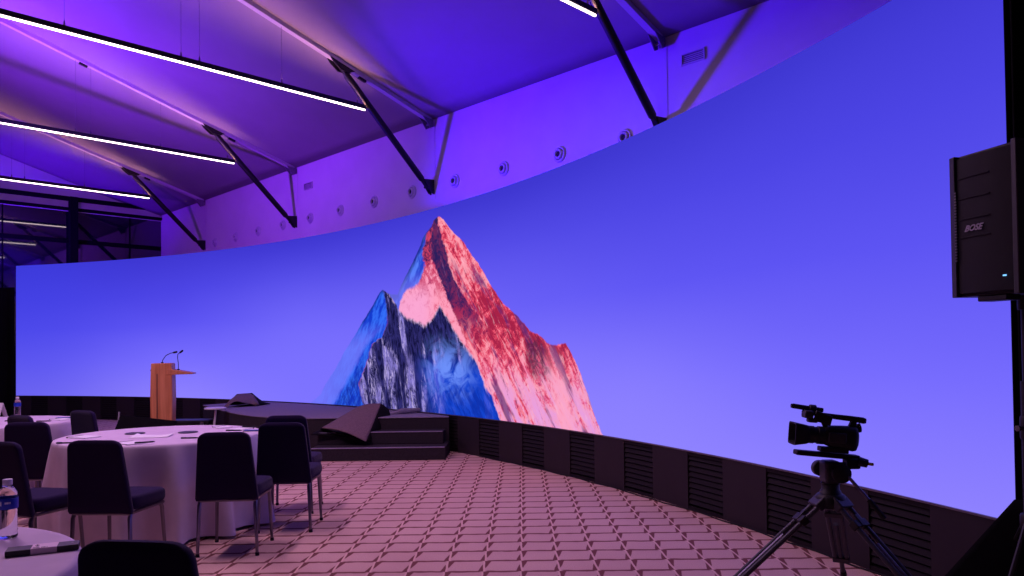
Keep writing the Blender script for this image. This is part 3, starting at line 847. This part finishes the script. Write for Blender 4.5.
# ------------------------------------------------------------------ chairs (faces +Y)
def make_chair():
    r = thing('banquet_chair', 'x', 'chair', (0, 0, 0), 0, 'purple banquet chairs around the tables')
    zb, zt, rr = .39, .875, .055
    secs = []
    zs = [zb, zb + .006, zb + .02, .5, .6, .7, .78, zt - rr, zt - rr * .7, zt - rr * .4, zt - rr * .18, zt - rr * .05, zt]
    for z in zs:
        f = (z - zb) / (zt - zb)
        w = .435 - .085 * f
        d = .05
        if z > zt - rr: w -= 2 * rr * (1 - sqrt(max(0, 1 - ((z - (zt - rr)) / rr) ** 2)))
        e = min(1, (zt - z) / .02 * .55 + .45, (z - zb) / .02 * .5 + .5)
        y = -.185 - .075 * f
        sec_ = se(w - (1 - e) * .02, d * e, z, 32, .32)
        for p in sec_:
            p.y += y + .35 * (p.x ** 2) * -1 + .0
        secs.append(sec_)
    m = MB(); m.loft(secs); bk = m.obj('backrest', MT['chairback'], r, smooth=50)
    bk['label'] = 'dark purple upholstered back'
    secs = []
    for z, sc_, in ((.405, .93), (.412, .97), (.43, 1), (.465, 1), (.482, .985), (.492, .95), (.496, .86)):
        sec_ = se(.44 * sc_, .43 * sc_, z, 36, .38, (0, .02))
        for p in sec_: p.x *= 1 + .06 * (p.y / .22)
        secs.append(sec_)
    m = MB(); m.loft(secs); m.obj('seat', MT['chairback'], r, smooth=50)
    m = MB()
    m.tube([(-.19, -.2, .392), (-.2, .19, .392), (.2, .19, .392), (.19, -.2, .392), (-.19, -.2, .392)], .012, 8)
    m.obj('seat_frame', MT['chrome'], r)
    for sx in (-1, 1):
        for y0, y1 in ((-.20, -.205), (.19, .215)):
            lg = MB().tube([(sx * .19, y0 + (.02 if y0 < 0 else -.02), .40), (sx * .192, y0, .36), (sx * .205, y1, .012)], [.013, .014, .011], 10).obj('leg', MT['chrome'], r)
            MB().lathe([(.014, 0), (.015, .004), (.014, .02), (.011, .024)], Matrix.Translation((sx * .205, y1, 0)), 10).obj('rubber_foot', MT['rubber'], lg)
    return r
chairs = [
    (-2.67, 5.10, -4, 'dark purple chair at the front of the middle table, right of the blue labelled bottle'),
    (-2.03, 5.50, 4, 'dark purple chair with its back to the camera, right front of the middle table'),
    (-1.83, 6.17, 3, 'dark purple chair right of the middle table, overlapping another chair behind it'),
    (-2.00, 6.85, 3, 'dark purple chair at the middle table half hidden behind another chair near the stage'),
    (-3.24, 5.08, -14, 'dark purple chair at the photo left edge, behind the blue labelled bottle'),
    (-4.03, 6.49, 2, 'dark purple chair left of the middle table in front of the far left table'),
    (-4.43, 7.18, -27, 'dark purple chair at the far left table, mostly hidden by a nearer chair'),
    (-4.15, 7.70, -27, 'dark purple chair between the far left table and the middle table, far side'),
    (-1.07, 2.47, -8, 'dark purple chair back cut off by the bottom edge, beside the nearest table'),
]
proto = make_chair()
for i, (x, y, rz, lb) in enumerate(chairs):
    c = proto if i == 0 else copy_tree(proto)
    c.location = (x, y, 0); c.rotation_euler = (0, 0, radians(rz)); c['label'] = lb

# ------------------------------------------------------------------ things on the tables
def on_table(x, y, z=.7505): return atz(x, y, z)
def notepad(px, py, rz, label, w=.15, d=.21, h=.008, m='paper'):
    p = on_table(px, py)
    r = thing('notepad', label, 'notepad', (p.x, p.y, .7505), radians(rz), 'notepads on the tables')
    MB().box((0, 0, h / 2), (w, d, h)).obj('pages', MT[m], r, bevel=.001)
    MB().box((0, d / 2 - .008, h / 2 + .0008), (w + .002, .018, h + .001)).obj('binding', MT['darkgrey'], r, bevel=.001)
    return r
def pen(px, py, rz, label, z=.7505):
    p = on_table(px, py, z)
    r = thing('pen', label, 'pen', (p.x, p.y, z), radians(rz), 'pens on the tables')
    MB().tube([(-.07, 0, .006), (.045, 0, .006), (.062, 0, .006), (.07, 0, .006)], [.0055, .006, .004, .001], 8).obj('barrel', MT['black_m'], r)
    MB().bar((-.065, 0, .0125), (-.03, 0, .0125), .003, .002).obj('clip', MT['chrome'], r, smooth=0)
    return r
def coaster(px, py, label):
    p = on_table(px, py)
    o = MB().lathe([(.075, 0), (.08, .002), (.08, .006), (.076, .008), (.066, .006)], None, 32).obj('coaster', MT['darkgrey'])
    o.location = (p.x, p.y, .7505)
    return tag(o, label, 'coaster', 'dark coasters on the middle table')
notepad(84, 437.5, 70, 'white notepad at the left side of the middle table, behind the front chair')
notepad(130, 443.5, 55, 'white notepad with a dark pen on it at the front edge of the middle table', .15, .21)
pen(145, 443.0, 30, 'dark pen lying on the notepad at the middle table front edge', .7600)
pen(66, 443.6, 10, 'dark pen near the left edge of the middle table')
coaster(135, 433.8, 'dark round coaster left of centre on the middle table')
coaster(188, 432.6, 'dark round coaster right of centre on the middle table')
o = MB().grid(lambda u, v: Vector(((u - .5) * .30, (v - .5) * .21, .0025 + .016 * (abs(u - .5) * 2) ** 3 * v)), 14, 6).obj('paper_sheet', MT['paper'], solid=.001)
p = on_table(152, 436.5); o.location = (p.x, p.y, .7505); o.rotation_euler = (0, 0, radians(8))
tag(o, 'single white sheet with a curled edge at the centre of the middle table', 'paper')
pen(190, 438.6, 5, 'dark pen near the front right of the middle table, left of the right front chair')
notepad(222, 427.6, 40, 'small white notepad at the back right of the middle table', .12, .17)
notepad(241, 429.3, -20, 'white notepad nearest the right edge of the middle table', .14, .18)
pen(234, 431.0, 0, 'dark pen at the right side of the middle table above the right front chair')
pen(250, 427.4, 10, 'dark pen at the back right rim of the middle table')
def phone(px, py, rz, label):
    p = on_table(px, py)
    r = thing('mobile_phone', label, 'phone', (p.x, p.y, .7505), radians(rz))
    MB().box((0, 0, .004), (.15, .072, .008)).obj('body', MT['black_m'], r, bevel=.003)
    MB().box((0, 0, .0084), (.14, .064, .0008)).obj('glass_screen', MT['lens'], r)
    return r
phone(252.5, 431.0, 5, 'black phone lying at the right edge of the middle table')
phone(64, 418.2, 10, 'black phone lying on the far left table')
notepad(62, 419.6, 60, 'white notepad on the far left table near its right edge')
pen(44, 421.6, 15, 'dark pen on the far left table')
pen(12, 421.4, 8, 'dark pen at the photo left edge of the far left table')

def bottle(loc, sc, label, marks=True):
    r = thing('water_bottle', label, 'bottle', loc, 0, 'water bottles on the tables')
    rr = .033
    prof = [(.0, .003), (.024, .001), (.031, .006), (rr, .014)]
    for k in range(7):
        z = .02 + k * .0135
        prof += [(rr - .0005, z), (rr - .003, z + .0065)]
    prof += [(rr, .118), (rr, .158), (.031, .168), (.026, .18), (.018, .189), (.0135, .194), (.0135, .203)]
    body = MB().lathe(prof, None, 36, caps=True).obj('body', MT['pet'], r, smooth=60)
    MB().lathe([(rr + .0006, .112), (rr + .0009, .113), (rr + .0009, .151), (rr + .0006, .152)], None, 36, caps=False).obj('label_sleeve', MT['bluelabel'], r, solid=.0006)
    if marks:
        m = MB()
        for a0, a1, z0, z1 in [(-100, -88, .126, .142), (-112, -104, .129, .139), (-70, -66, .132, .139), (-64, -60, .132, .139), (-58, -53, .132, .139), (-51, -46, .132, .139), (-44, -40, .132, .139)]:
            n = 3
            for q in range(n):
                b0 = radians(a0 + (a1 - a0) * q / n); b1 = radians(a0 + (a1 - a0) * (q + 1) / n); e = rr + .0019
                m.add([(e * cos(b0), e * sin(b0), z0), (e * cos(b1), e * sin(b1), z0), (e * cos(b1), e * sin(b1), z1), (e * cos(b0), e * sin(b0), z1)], [(0, 1, 2, 3)])
        m.obj('label_print', MT['whiteink'], bpy.data.objects[r.children[1].name] if False else r, fixn=False)
    MB().lathe([(.0155, .198), (.0160, .199), (.0160, .216), (.0150, .2185), (.004, .219)], None, 28).obj('cap', MT['cap'], r)
    MB().lathe([(.0165, .192), (.0165, .196)], None, 28).obj('neck_ring', MT['pet'], r)
    r.scale = (sc, sc, sc)
    return r
p = on_table(7.5, 539); bottle((p.x, p.y, .751), 1.0, 'clear water bottle with blue label on the nearest table')
p = on_table(17.5, 416.5); bottle((p.x, p.y, .751), 1.0, 'small looking clear water bottle on the far left table', False)
# folded tent card
p = on_table(1.5, 416.5)
tc = MB()
tc.add([(-.06, -.04, 0), (.06, -.04, 0), (.05, 0, .15), (-.05, 0, .15), (-.06, .04, 0), (.06, .04, 0)], [(0, 1, 2, 3), (3, 2, 5, 4)])
o = tc.obj('tent_card', MT['paper'], solid=.0015, smooth=0); o.location = (p.x, p.y, .752); o.rotation_euler = (0, 0, radians(-35))
tag(o, 'white folded tent card at the photo left edge on the far left table', 'card')
# slim black box with printed band
a = atz(4.5, 557.6, .752); b = atz(78.6, 549.5, .752); fa = atz(5, 543.6, .772); fb = atz(73.7, 536, .772)
ax = (b - a); ln = ax.length; ang = atan2(ax.y, ax.x); cxm = (a + b) / 2
dp = .068
r = thing('presentation_box', 'slim black box with a pale printed band on the nearest table', 'box', (cxm.x, cxm.y, .7515), ang)
MB().box((0, dp / 2, .0095), (ln, dp, .019)).obj('case', MT['blackpaper'], r, bevel=.0015)
bd = MB().box((.02 * ln, dp / 2, .0097), (.36 * ln, dp + .0014, .0206)).obj('paper_band', MT['pink'], r, bevel=.001)
bd['label'] = 'pale pink paper band with small dark print'
m = MB()
zt_ = .0204
for x0, x1, y0, y1 in [(-.12, -.075, .62, .86), (-.105, -.06, .40, .56), (-.13, .10, .14, .20), (-.13, .04, .05, .09)]:
    X0, X1 = x0 * ln + .0, x1 * ln; Y0, Y1 = y0 * dp, y1 * dp
    if x1 - x0 < .06:
        for q in range(3):
            yy0 = Y0 + (Y1 - Y0) * q / 3
            m.box(((X0 + X1) / 2 + .004 * (q % 2), yy0 + (Y1 - Y0) * .12, zt_), (X1 - X0 - .003 * q, (Y1 - Y0) * .16, .0006))
    else:
        n = int((X1 - X0) / .004)
        for q in range(n):
            if q % 6 == 5: continue
            m.box((X0 + .004 * q + .0015, (Y0 + Y1) / 2, zt_), (.0028, Y1 - Y0, .0006))
m.obj('band_print', MT['ink'], bd, smooth=0)
MB().box((.40 * ln, dp * .55, .0194), (.006, .006, .001)).obj('foil_mark', MT['logo'], r)

# ------------------------------------------------------------------ tripod and camcorder
TC = Vector((1.680, 4.0, 0))
tp = thing('camera_tripod', 'black twin-tube tripod with a fluid head standing by the plinth', 'tripod', TC)
feet = []
for k, a in enumerate((62, 182, 302)):
    a = radians(a); d = Vector((cos(a), sin(a), 0)); sd = Vector((-sin(a), cos(a), 0))
    topp = d * .055 + Vector((0, 0, .60)); ft = d * .72 + Vector((0, 0, .012))
    dr = (ft - topp).normalized(); ln = (ft - topp).length
    lg = MB()
    for q in (-1, 1):
        lg.tube([topp + sd * (q * .036), topp + dr * (ln * .74) + sd * (q * .032)], .0135, 10)
    lgo = lg.obj('leg', MT['darkgrey'], tp)
    m = MB()
    m.bar(topp - dr * .03, topp + dr * .045, .105, .05, tuple(d)); m.obj('leg_shoulder', MT['darkgrey'], lgo, bevel=.008)
    m = MB(); m.bar(topp + dr * .12, topp + dr * .165, .100, .042, tuple(d)); m.bar(topp + dr * .115 + Vector((0, 0, .03)), topp + dr * .18 + Vector((0, 0, .024)), .03, .012, tuple(d))
    m.obj('leg_clamp', MT['black_m'], lgo, bevel=.004)
    m = MB(); m.bar(topp + dr * (ln * .72), topp + dr * (ln * .78), .094, .036, tuple(d)); m.obj('lower_clamp', MT['black_m'], lgo, bevel=.004)
    MB().tube([topp + dr * (ln * .30), topp + dr * (ln * .95)], .0135, 10).obj('inner_tube', MT['grey'] if k != 0 else MT['darkgrey'], lgo)
    m = MB(); m.tube([topp + dr * (ln * .93), topp + dr * (ln * .985), ft], [.017, .02, .016], 10); m.obj('rubber_foot', MT['rubber'], lgo)
MB().lathe([(.05, .56), (.075, .57), (.078, .62), (.07, .635), (.062, .64)], None, 28).obj('crown', MT['black_m'], tp)
MB().lathe([(.058, .635), (.052, .655), (.045, .665), (.045, .69), (.05, .695)], None, 28).obj('bowl', MT['black_m'], tp)
yaw = radians(-2)
hd = MB()
hd.box((0, 0, .755), (.085, .10, .12)); hdo = hd.obj('fluid_head', MT['darkgrey'], tp, bevel=.015)
RX = Matrix.Rotation(radians(90), 4, 'X')
MB().lathe([(.038, -.085), (.042, -.08), (.042, -.05), (.038, -.046)], Matrix.Translation((-.028, 0, .765)) @ RX, 24).obj('tilt_drum', MT['darkgrey'], hdo)
MB().lathe([(.046, .046), (.05, .05), (.05, .078), (.044, .082)], Matrix.Translation((.03, 0, .755)) @ RX, 24).obj('tilt_drum', MT['black_m'], hdo)
MB().box((.03, -.055, .795), (.06, .03, .035)).obj('tilt_lock', MT['black_m'], hdo, bevel=.006)
MB().bar((-.185, 0, .862), (.15, 0, .828), .062, .026).obj('camera_plate', MT['black_m'], hdo, bevel=.006)
MB().box((.11, -.01, .80), (.07, .075, .055)).obj('plate_clamp', MT['black_m'], hdo, bevel=.01)
MB().tube([(.13, -.04, .815), (.175, -.05, .803)], [.026, .022], 12).obj('drag_knob', MT['black_m'], hdo)
MB().tube([(.175, -.05, .803), (.205, -.052, .798)], .008, 8).obj('lever_tip', MT['brass'], hdo)
ph_ = MB(); ph_.tube([(.06, -.07, .745), (.11, -.12, .67), (.165, -.17, .585)], .009, 10); pho = ph_.obj('pan_handle', MT['grey'], hdo)
MB().tube([(.135, -.143, .632), (.19, -.193, .545)], .0135, 10).obj('grip', MT['rubber'], pho)

cmr = thing('camcorder', 'black video camcorder with top handle mounted on the tripod', 'camera', (TC.x - .012, TC.y, .855), radians(-4))
cmr.rotation_euler = (0, radians(5), radians(-4)); cmr.scale = (.9, .95, 1.06)
# local: lens towards -x
def rsec(x, w, h, zc, n=24, e=.5, yc=0):
    return [Vector((x, yc + q.x, zc + q.y)) for q in (Vector((w / 2 * math.copysign(abs(cos(2 * pi * k / n)) ** e, cos(2 * pi * k / n)), h / 2 * math.copysign(abs(sin(2 * pi * k / n)) ** e, sin(2 * pi * k / n)), 0)) for k in range(n))]
MB().loft([rsec(-.03, .085, .085, .085, e=.8), rsec(.0, .10, .105, .085, e=.6), rsec(.09, .11, .118, .083, e=.55), rsec(.13, .108, .125, .08, e=.55), rsec(.150, .10, .118, .08, e=.6), rsec(.162, .07, .08, .08, e=.7)]).obj('body', MT['black_m'], cmr, smooth=50)
MB().loft([rsec(-.125, .078, .078, .085, e=1), rsec(-.12, .088, .088, .085, e=1), rsec(-.09, .088, .088, .085, e=1), rsec(-.088, .082, .082, .085, e=1), rsec(-.068, .082, .082, .085, e=1), rsec(-.066, .09, .09, .085, e=1), rsec(-.03, .09, .09, .085, e=1), rsec(-.028, .08, .08, .085, e=1), rsec(-.02, .08, .08, .085, e=1)]).obj('lens_barrel', MT['black_m'], cmr, smooth=30)
ho = MB(); ho.loft([rsec(-.12, .092, .088, .085, e=.7), rsec(-.135, .104, .094, .085, e=.4), rsec(-.205, .135, .112, .085, e=.25), rsec(-.212, .135, .112, .085, e=.25), rsec(-.212, .124, .10, .085, e=.25), rsec(-.14, .085, .08, .085, e=.5)], caps=False)
hoo = ho.obj('lens_hood', MT['black_m'], cmr, smooth=40)
MB().lathe([(.040, 0), (.034, .008), (.02, .013), (.002, .015)], Matrix.Translation((-.128, 0, .085)) @ Matrix.Rotation(radians(-90), 4, 'Y'), 24).obj('front_glass', MT['lens'], cmr)
hh = MB(); hh.loft([rsec(-.11, .028, .018, .190), rsec(-.04, .032, .024, .187), rsec(.03, .034, .026, .183), rsec(.12, .034, .028, .180), rsec(.19, .034, .032, .175), rsec(.205, .026, .024, .174)])
hh.obj('top_handle', MT['black_m'], cmr, smooth=50)
hp = MB(); hp.loft([[Vector((.105, -.014, .135)), Vector((.15, -.014, .135)), Vector((.15, .014, .135)), Vector((.105, .014, .135))], [Vector((.125, -.013, .178)), Vector((.155, -.013, .178)), Vector((.155, .013, .178)), Vector((.125, .013, .178))]])
hp.obj('handle_post', MT['black_m'], cmr, bevel=.004)
MB().bar((-.02, 0, .128), (-.055, 0, .188), .026, .024, (0, 1, 0)).obj('handle_post', MT['black_m'], cmr, bevel=.004)
mc = MB(); mc.tube([(-.235, -.02, .222), (-.222, -.02, .222), (-.12, -.02, .215), (-.05, -.02, .212)], [.010, .0125, .0125, .011], 12); mco = mc.obj('shotgun_microphone', MT['black_m'], cmr)
m = MB(); m.lathe([(.02, -.02), (.022, -.015), (.022, .015), (.02, .02)], Matrix.Translation((-.11, -.02, .214)) @ Matrix.Rotation(radians(90), 4, 'Y'), 16); m.box((-.09, -.02, .196), (.05, .03, .025)); m.obj('microphone_holder', MT['darkgrey'], mco, bevel=.003)
m = MB(); m.box((-.145, -.045, .188), (.05, .075, .038)); m.box((-.12, -.055, .160), (.055, .05, .022)); m.obj('audio_unit', MT['darkgrey'], cmr, bevel=.008)
m = MB(); m.box((-.065, -.075, .175), (.10, .014, .05), Matrix.Rotation(radians(14), 3, 'Y')); m.obj('flip_screen', MT['black_m'], cmr, bevel=.004)
MB().tube([(-.085, -.05, .165), (-.03, -.05, .158)], .012, 10).obj('zoom_lever', MT['black_m'], cmr)
m = MB(); m.tube([(.14, .02, .125), (.185, .02, .137)], [.02, .024], 14); m.obj('viewfinder', MT['rubber'], cmr)
MB().box((0.03, -.058, .082), (.10, .012, .05)).obj('control_panel', MT['darkgrey'], cmr, bevel=.003)
MB().box((.03, 0, .018), (.16, .07, .024)).obj('mount_foot', MT['black_m'], cmr, bevel=.004)

# ------------------------------------------------------------------ loudspeaker on its stand at right
fa = Vector((1.955, 3.33, 0)); fb = Vector((2.043, 3.02, 0))      # front face edge in plan (far, near)
mid = (fa + fb) / 2; fd = (fb - fa).normalized(); nin = Vector((fd.y, -fd.x, 0))
if nin.x < 0: nin = -nin
rot = atan2(nin.y, nin.x)                          # local +x points into the cabinet, local -y is toward the camera
SPZ0, SPZ1 = 1.628, 2.25
spk = thing('loudspeaker', 'tall black loudspeaker hanging high at the right edge of the photo', 'speaker', (mid.x, mid.y, SPZ0), rot)
hh_ = SPZ1 - SPZ0; hw = (fb - fa).length / 2
m = MB(); secs = []
for z, k in ((0.0, .97), (.012, 1), (hh_ - .012, 1), (hh_, .97)):
    w = hw * k
    secs.append([Vector((.02, -w, z)), Vector((.30, -w * .72, z)), Vector((.33, -w * .6, z)), Vector((.33, w * .6, z)), Vector((.30, w * .72, z)), Vector((.02, w, z))])
m.loft(secs); m.obj('cabinet', MT['black_m'], spk, smooth=30, bevel=.006)
# curved grille made of louvred bands
m = MB()
secs = []
for q in range(13):
    yy = -hw * .88 + 1.66 * hw * q / 12
    x = .012 - .020 * (1 - (yy / hw) ** 2)
    secs.append([Vector((x, yy, .016)), Vector((x, yy, hh_ - .016)), Vector((.025, yy, hh_ - .016)), Vector((.025, yy, .016))])
m.loft(secs)
for zc in (.255, .335, .425, .515):
    secs = []
    for q in range(10):
        yy = -hw * .28 + 1.02 * hw * q / 9
        x = .012 - .020 * (1 - (yy / hw) ** 2)
        secs.append([Vector((x - .004, yy, zc)), Vector((x - .004, yy, zc + .004)), Vector((x + .002, yy, zc + .006)), Vector((x + .002, yy, zc - .002))])
    m.loft(secs)
m.obj('grille', mat('speaker_grille_cloth', (20, 15, 22), .6, spec=.25, bump=.3, bscale=900), spk, smooth=40)
MB().loft([[Vector((-.006, hw * .80, z)), Vector((.03, hw * .80, z)), Vector((.03, hw * 1.02, z)), Vector((.004, hw * 1.02, z))] for z in (0.0, .01, hh_ - .01, hh_)]).obj('side_trim', MT['darkgrey'], spk, bevel=.004)
MB().loft([[Vector((.0, -hw * 1.02, z)), Vector((.05, -hw * 1.02, z)), Vector((.05, -hw * .86, z)), Vector((.0, -hw * .86, z))] for z in (-.004, .0, hh_, hh_ + .006)]).obj('side_trim', MT['darkgrey'], spk, bevel=.006)
m = MB()
for q in range(24):
    m.box((-.0065, hw * .775, .16 + q * .013), (.004, .010, .005))
m.obj('perforation', MT['grey'], spk, smooth=0)
ML = Matrix.Translation((-.0115, .035, .292)) @ Matrix(((0, 0, -1, 0), (-1, 0, 0, 0), (0, 1, 0, 0), (0, 0, 0, 1)))
text_mesh('BOSE', .036, MT['logo'], 'badge', spk, ML, shear=.45, depth=.0012, bold=.0010)
MB().box((-.0055, -.105, .075), (.004, .014, .006)).obj('status_light', emit('blue_status_led', (120, 190, 255), 1.6), spk)
MB().box((.06, -.02, -.012), (.08, .14, .024)).obj('foot_rail', MT['black_m'], spk, bevel=.005)
MB().tube([(.225, 0, -.06), (.225, 0, .0)], .03, 14).obj('pole_socket', MT['black_m'], spk)
# stand
pp = Matrix.Rotation(rot, 3, 'Z') @ Vector((.225, 0, 0)) + mid
sd_ = thing('speaker_stand', 'black pole stand carrying the loudspeaker at the right edge', 'stand', (pp.x, pp.y, 0))
MB().tube([(0, 0, .1), (0, 0, 1.26)], .0255, 16).obj('lower_pole', MT['black_m'], sd_)
MB().tube([(0, 0, 1.25), (0, 0, 1.60)], .0175, 14).obj('upper_pole', MT['black'], sd_)
MB().lathe([(.029, 1.01), (.032, 1.02), (.032, 1.10), (.029, 1.11)], None, 16).obj('collar', MT['black_m'], sd_)
MB().tube([(-.028, -.01, 1.06), (-.062, -.02, 1.06)], [.008, .013], 10).obj('clamp_knob', MT['grey'], sd_)
MB().lathe([(.035, .62), (.04, .63), (.04, .68), (.035, .69)], None, 16).obj('brace_collar', MT['black_m'], sd_)
for k in range(3):
    a = radians(-30 + 120 * k); d = Vector((cos(a), sin(a), 0))
    lg = MB().tube([d * .035 + Vector((0, 0, .65)), d * .45 + Vector((0, 0, .014))], .012, 8).obj('leg', MT['black'], sd_)
    MB().tube([Vector((0, 0, .14)), d * .24 + Vector((0, 0, .345))], .007, 8).obj('brace', MT['black'], lg)
    MB().tube([d * .44 + Vector((0, 0, .018)), d * .47 + Vector((0, 0, .0135))], .0135, 8).obj('rubber_foot', MT['rubber'], lg)
# black cloth skirt flaring from the drape at the plinth end
m = MB()
apex = atY(1014, 500, 3.45); lowl_ = atY(945, 576, 3.30)
sl = (apex - lowl_); kf = apex.z / sl.z; ground = apex - sl * kf
def skirt(u, v):
    top_ = apex + Vector((u * 1.2, -.25 * u, 0)); bot_ = ground + Vector((u * 1.95, -.45 * u, 0))
    bot_.z = .0
    return top_.lerp(bot_, v) + Vector((0, -.02 * sin(u * 14), 0)) * (.3 + v)
m.grid(skirt, 50, 14)
o = m.obj('stand_skirt', MT['drape'], smooth=60, solid=.01)
tag(o, 'black cloth skirt sloping to the floor under the loudspeaker', 'cloth')

# ================================================================== LIGHT
SC.world = bpy.data.worlds.new('hall_ambient'); SC.world.use_nodes = True
bg = SC.world.node_tree.nodes['Background']; bg.inputs[0].default_value = (.25, .15, .6, 1); bg.inputs[1].default_value = .03
def spot(name, loc, aim, col, en, ang=90, blend=.8, rad=.15):
    l = bpy.data.lights.new(name, 'SPOT'); l.color = col; l.energy = en; l.spot_size = radians(ang); l.spot_blend = blend; l.shadow_soft_size = rad
    o = bpy.data.objects.new(name, l); COL.objects.link(o); o.location = loc
    o.rotation_euler = (Vector(aim) - Vector(loc)).to_track_quat('-Z', 'Y').to_euler(); return o
def area(name, loc, aim, col, en, sx, sy):
    l = bpy.data.lights.new(name, 'AREA'); l.shape = 'RECTANGLE'; l.size = sx; l.size_y = sy; l.color = col; l.energy = en
    o = bpy.data.objects.new(name, l); COL.objects.link(o); o.location = loc
    o.rotation_euler = (Vector(aim) - Vector(loc)).to_track_quat('-Z', 'Y').to_euler(); return o
BLUE = (.12, .0, 1.0); VIO = (.42, .12, 1.0)
# two blue floods on a lighting stand left of the picture, thrown up across wall and roof
spot('blue_flood', (-8.14, 11.5, 2.0), W(7.0, 0.0, 4.75), (.05, .0, 1.0), 10500, 48, .95, .38)
spot('blue_flood', (-9.7, 10.0, 3.9), W(13.5, 5.5, 7.3), (.16, .02, 1.0), 3600, 120, 1.0, .2)
spot('blue_flood', (-9.6, 10.1, 3.9), W(17.0, 2.5, 6.2), (.28, .02, 1.0), 2000, 100, 1.0, .2)  # added fill, brings violet to the far wall and roof
spot('gable_uplighter', W(22.0, 5, 3.0), W(TG, 3.0, 6.6), (.10, .0, 1.0), 1100, 100)
# unseen fill lights added over the tables and the open floor
for t, s, en in ((7.0, 7.5, 150), (12.0, 8.0, 135), (5.0, 4.8, 86)):
    area('added_fill_light', W(t, s, 5.5), W(t, s, 0), (1.0, .57, .95), en, .3, 2.5)
